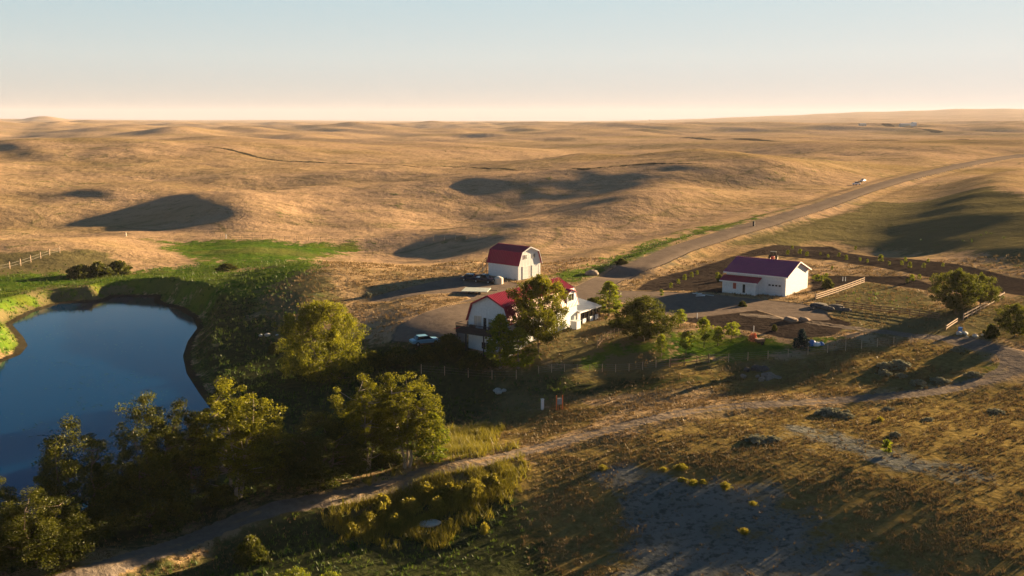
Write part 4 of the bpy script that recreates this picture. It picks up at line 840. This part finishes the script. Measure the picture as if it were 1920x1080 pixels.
# trampoline-sized clutter by the garage
def rockpile(name, label, cat, px, py, n, size, mtl, seed, spread=1., sz=(1, 1, .7)):
    g = np.random.default_rng(seed); p = ground(px, py); t = thing(name, label, cat, p)
    for i in range(n):
        me = lump(seed * 31 + i, 2, .3); me.materials.append(M[mtl]); s = size * (.5 + .8 * g.random()); o = link('stone' if 'rock' in mtl else 'clod', me, t, (g.normal(0, spread), g.normal(0, spread * .6), s * .25), g.random() * 6); o.scale = (s * sz[0], s * sz[1], s * sz[2])
    return t
rockpile('rock_pile', 'pile of pinkish rocks on the bank left of the track slope', 'rocks', 1438, 708, 18, .5, 'rock', 3, 1.3)
rockpile('rock_pile', 'second spill of dark rocks just above the pinkish pile', 'rocks', 1422, 694, 9, .5, 'mudpile', 4, .9)
rockpile('dirt_mound', 'pale dirt mound with a sunlit face in front of the garage yard', 'mound', 1494, 602, 5, .85, 'soilpile', 5, .8, (1.5, 1.2, .55))
rockpile('dirt_mound', 'dark dirt mound left of the sunlit mound', 'mound', 1540, 578, 7, .9, 'mudpile', 6, 1.8, (1.6, 1.2, .5))
rockpile('rock_pile', 'pale boulders in the shade below the yard fence', 'rocks', 940, 733, 7, .38, 'palerock', 7, .9)
rockpile('rock_pile', 'sunlit rocks on the slope left of the round willow', 'rocks', 505, 628, 5, .45, 'palerock', 8, 1.0)
rockpile('rock_pile', 'rocks beside the dirt junction under the right hand rails', 'rocks', 1818, 628, 8, .4, 'palerock', 9, 1.3)
rockpile('boulder', 'single boulder on the green verge beside the gravel road', 'boulder', 1109, 516, 1, 1.2, 'rock', 10, .1)
p = ground(806, 984); sb = thing('stone_slab', 'flat pale stone slab among the weeds below the track', 'slab', p + np.array([0, 0, .15]), .2); me = lump(77, 2, .18); me.materials.append(M['palerock']); o = link('stone', me, sb); o.scale = (1.25, .8, .28)
p = ground(1412, 642); fb = dup_src = None
fb = thing('flower_bush', 'round orange flowering bush on the lawn edge', 'bush', p); V, F, T = leaf_cloud(np.array([(0, 0, .75), (.3, .1, .6), (-.3, 0, .6), (0, .2, 1.)]), .55, 160, .16, np.random.default_rng(4), .8)
link('foliage', np_mesh('foliage', V, F, M['flower'], tone=T), fb); MB().tube((0, 0, -.1), (0, 0, .5), .05).build('stem', M['bark'], fb)
p = ground(1424, 646); ct = thing('garden_cart', 'small wooden cart beside the round orange bush', 'cart', p, .3); MB().box(-.7, .7, -.45, .45, .45, .95).build('tub', M['wood'], ct, bevel=.03)
for y in (-.5, .5): MB().tube((.2, y - .04, .3), (.2, y + .04, .3), .3, n=12).build('wheel', M['rubber'], ct)
MB().tube((-.7, .3, .6), (-1.5, .3, .9), .04).build('handle', M['wood'], ct); MB().tube((-.7, -.3, .6), (-1.5, -.3, .9), .04).build('handle', M['wood'], ct)
p = ground(1521, 648); bp = thing('covered_pile', 'heap of things under blue and white plastic sheets right of the spruce', 'tarp heap', p)
for i, (x, y, s, mt) in enumerate([(-.9, 0, .8, 'bluewhite'), (0, .2, .7, 'blue'), (.8, -.1, .6, 'bluewhite'), (1.5, .1, .5, 'blue')]):
    me = lump(90 + i, 2, .3); me.materials.append(M[mt]); o = link('sheet', me, bp, (x, y, s * .4)); o.scale = (s, s * .8, s * .8)
p = ground(1312, 556); sc_ = thing('scrap_heap', 'small heap of pale boards on the shaded gravel left of the garage', 'scrap heap', p)
for i in range(6): g = np.random.default_rng(i); q = MB(); q.box(-.9, .9, -.15, .15, .1 + .12 * i, .18 + .12 * i); q.build('board', M['tarp' if i % 2 else 'bluewhite'], sc_, (g.normal(0, .8), g.normal(0, .5), 0), g.random() * 3)
p = ground(590, 686); pn = thing('picnic_table', 'wooden picnic table in the deep shade under the round willow', 'table', p, .1); MB().box(-1., 1., -.4, .4, .72, .78).build('top', M['rail'], pn)
for y in (-.75, .75): MB().box(-1., 1., y - .14, y + .14, .42, .47).build('bench', M['rail'], pn)
for x in (-.7, .7): q = MB(); q.box(x - .05, x + .05, -.75, .75, .36, .41); q.tube((x, -.6, 0), (x, -.2, .72), .05); q.tube((x, .6, 0), (x, .2, .72), .05); q.build('leg', M['wood'], pn)
# tractor behind the garage
p = ground(1449, 491); p = p + np.array([0, 0, 0]); p[2] = H1(p[0], p[1]); tc_ = thing('tractor', 'red tractor with a dark cab showing above the garage roof', 'tractor', p, R(250), None, .85)
b = MB(); b.box(.2, 2.2, -.45, .45, .9, 1.7); b.build('hood', M['red'], tc_, bevel=.06); c = MB(); c.box(-1.2, .2, -.7, .7, 1.2, 2.7); c.build('cab', M['glass'], tc_); MB().box(-1.35, .35, -.8, .8, 2.703, 2.85).build('cab_roof', M['dark'], tc_); MB().tube((1.4, .2, 1.7), (1.4, .2, 2.7), .06).build('exhaust', M['dark'], tc_)
for x, r_ in ((-.7, .95), (1.8, .6)):
    for y in (-1.0, 1.0): k = MB().tube((x, y - .22, r_), (x, y + .22, r_), r_, n=18).build('wheel', M['rubber'], tc_); MB().tube((x, y - .24, r_), (x, y + .24, r_), r_ * .5, n=12).build('rim', M['cream'], k)
# markers above the track
p = ground(1017, 768); mk = thing('utility_marker', 'white square plastic marker post above the track', 'post', p, .5); MB().box(-.17, .17, -.17, .17, -.2, 1.45).build('post', M['bluewhite'], mk, bevel=.03); MB().box(-.2, .2, -.2, .2, 1.45, 1.52).build('cap', M['white'], mk)
p = ground(1049, 768); us = thing('utility_sign', 'grey box between two orange posts beside the white marker', 'utility box', p, .15)
for x in (-.42, .42): MB().box(x - .06, x + .06, -.06, .06, -.3, 2.0).build('post', M['orange'], us)
MB().box(-.3, .3, -.12, .12, .75, 1.6).build('panel', M['sign'], us, bevel=.02); MB().box(-.04, .04, -.03, .03, 0, .75).build('leg', M['dark'], us)
# white things by the road, posts and stakes
for i, (x, y, lab) in enumerate([(1606, 347, 'white hay trailer parked beside the gravel road, the nearer of the two white vehicles'), (1618, 341, 'small white van beside the gravel road, the farther of the two white vehicles')]):
    t = car('parked_van', lab, x, y, R(35 + 20 * i), 'bluewhite', True, .8); t['category'] = 'van'
def stake(px, py, top, label, mtl='bluewhite', r_=.07, cat='post', group=None):
    p = ground(px, py); h = CH + ray(px, top)[2] * (p[1] / ray(px, top)[1]) - p[2]; o = MB().tube((0, 0, -.2), (0, 0, h), r_, r_ * .9, 7).build('marker_post', M[mtl], None, p); return tag(o, label, cat, group)
stake(1580, 527, 519, 'left one of two white pipe stakes beyond the bright rails', group='white pipe stakes'); stake(1585, 527, 519, 'right one of two white pipe stakes beyond the bright rails', group='white pipe stakes')
stake(1307, 597, 587, 'short white stake at the edge of the gravel yard above the orchard'); stake(1413, 622, 611, 'short white stake on the tilled ground above the orange bush')
stake(1413, 424, 415, 'dark post standing on the gravel road edge', 'dark', .3); stake(424, 447, 439, 'white topped post on the far side of the green hollow', 'bluewhite', .12); stake(236, 443, 436, 'yellow marker on the dry knoll left of the green hollow', 'cream', .25)
p = ground(1800, 624); br = MB(); br.tube((0, 0, 0), (0, 0, .9), .32, n=14); br.tube((0, 0, .3), (0, 0, .34), .34, n=14); br.tube((0, 0, .6), (0, 0, .64), .34, n=14); tag(br.build('barrel', M['blue'], None, p), 'blue barrel beside the rocks under the right hand rails', 'barrel')
# ---- fences
def fence(label, pts, n, hp, rails, pm, rm, pr_=.07, rr_=(.03, .08), cat='fence', name='rail_fence', ends=None):
    P = [ground(a, b) for a, b in pts]; seg = np.cumsum([0] + [np.linalg.norm(P[i + 1][:2] - P[i][:2]) for i in range(len(P) - 1)]); t = thing(name, label, cat, P[0])
    pos = []
    for k in range(n):
        s = seg[-1] * k / (n - 1); i = min(np.searchsorted(seg, s, 'right') - 1, len(P) - 2); f = (s - seg[i]) / (seg[i + 1] - seg[i]); q = P[i] + (P[i + 1] - P[i]) * f; pos.append(np.array([q[0] - P[0][0], q[1] - P[0][1], H1(q[0], q[1]) - P[0][2]]))
    for q in pos[:100]: MB().tube((q[0], q[1], q[2] - .3), (q[0], q[1], q[2] + hp), pr_, pr_ * .9, 6).build('post', M[pm], t)
    for h in rails:
        mb = MB()
        for a, b in zip(pos[:-1], pos[1:]):
            d = (b - a)[:2]; d /= np.linalg.norm(d) + 1e-9; nn = np.array([d[1], -d[0]]) * (pr_ + .02); u_ = [rr_[0] * nn[0] / (pr_ + .02), rr_[0] * nn[1] / (pr_ + .02)]
            for_ = []
            for e in (a, b):
                for sx, sz_ in ((-1, -1), (1, -1), (1, 1), (-1, 1)): for_.append((e[0] + nn[0] + sx * u_[0], e[1] + nn[1] + sx * u_[1], e[2] + h + sz_ * rr_[1]))
            mb.add(for_, [(0, 1, 2, 3), (7, 6, 5, 4), (0, 4, 5, 1), (1, 5, 6, 2), (2, 6, 7, 3), (3, 7, 4, 0)])
        mb.build('rail' if rr_[1] > .03 else 'wire', M[rm], t)
    return t
fence('bright sunlit board fence running away behind the garage', [(1529, 563), (1620, 531)], 13, 1.25, (.35, .75, 1.15), 'rail', 'rail', .08, (.03, .075))
fence('dark brown board fence along the near side of the paddock', [(1568, 576), (1640, 585), (1705, 592), (1760, 600)], 12, 1.2, (.35, .7, 1.1), 'wood', 'wood', .08)
fence('pale rail fence climbing to the right beside the big leafy tree', [(1806, 601), (1882, 560)], 11, 1.25, (.55, 1.1), 'rail', 'rail', .08, (.03, .09))
fence('short leaning pair of pale rails left of the blue barrel', [(1773, 620), (1794, 606)], 3, .9, (.4, .8), 'wood', 'rail', .06)
fence('wire fence with thin posts along the lower edge of the yard', [(1010, 702), (1130, 697), (1215, 692), (1255, 688)], 11, 1.2, (.3, .6, .9, 1.15), 'rail', 'wire', .045, (.006, .008), name='wire_fence')
fence('short wooden rail section in the middle of the yard fence', [(1257, 688), (1292, 685), (1328, 679)], 4, 1.25, (.5, 1.05), 'wood', 'wood', .07, (.03, .05))
fence('wire fence with pale posts along the lower edge of the lawn', [(1330, 679), (1400, 676), (1478, 670), (1526, 664), (1572, 660), (1660, 648), (1740, 642)], 13, 1.3, (.3, .6, .9, 1.2), 'rail', 'wire', .05, (.006, .008), name='wire_fence')
fence('dim wire fence with a few pale posts left of the slender poplar', [(790, 700), (893, 709), (954, 712), (968, 711)], 5, 1.4, (.4, .8, 1.2), 'rail', 'wire', .06, (.006, .008), name='wire_fence')
fence('small garden fence of wooden stakes between the porch and the dark round tree', [(1120, 652), (1131, 640), (1150, 632), (1168, 630)], 10, 1.3, (.4, 1.0), 'rail', 'wood', .05, (.02, .03))
fence('far wire fence crossing the plain behind the barn and the green hollow', [(395, 447), (470, 448), (520, 450), (600, 452), (700, 455), (760, 453), (840, 450), (897, 446)], 25, 1.4, (.5, 1.2), 'rail', 'wire', .07, (.01, .012), name='wire_fence')
fence('wire fence with wooden posts climbing the dry knoll at the left edge', [(-5, 508), (26, 502), (50, 494), (70, 487), (92, 479), (112, 474)], 7, 1.8, (.6, 1.3), 'rail', 'wire', .12, (.008, .01), name='wire_fence')

# ------------------------------------------------------------------ the air: far plain fades a little
hb = MB(); hb.box(-14500, 14500, -14500, 14500, -14, 175); hz_ = hb.build('haze', None)
hz_.data.materials.clear(); hm = bpy.data.materials.new('haze'); hm.use_nodes = True; n_ = hm.node_tree; n_.nodes.remove(n_.nodes['Principled BSDF']); pv = n_.nodes.new('ShaderNodeVolumePrincipled')
pv.inputs['Density'].default_value = 4e-5; pv.inputs['Color'].default_value = (.86, .84, .96, 1); pv.inputs['Anisotropy'].default_value = .05
n_.links.new(pv.outputs[0], n_.nodes['Material Output'].inputs['Volume']); hz_.data.materials.append(hm); tag(hz_, kind='stuff')
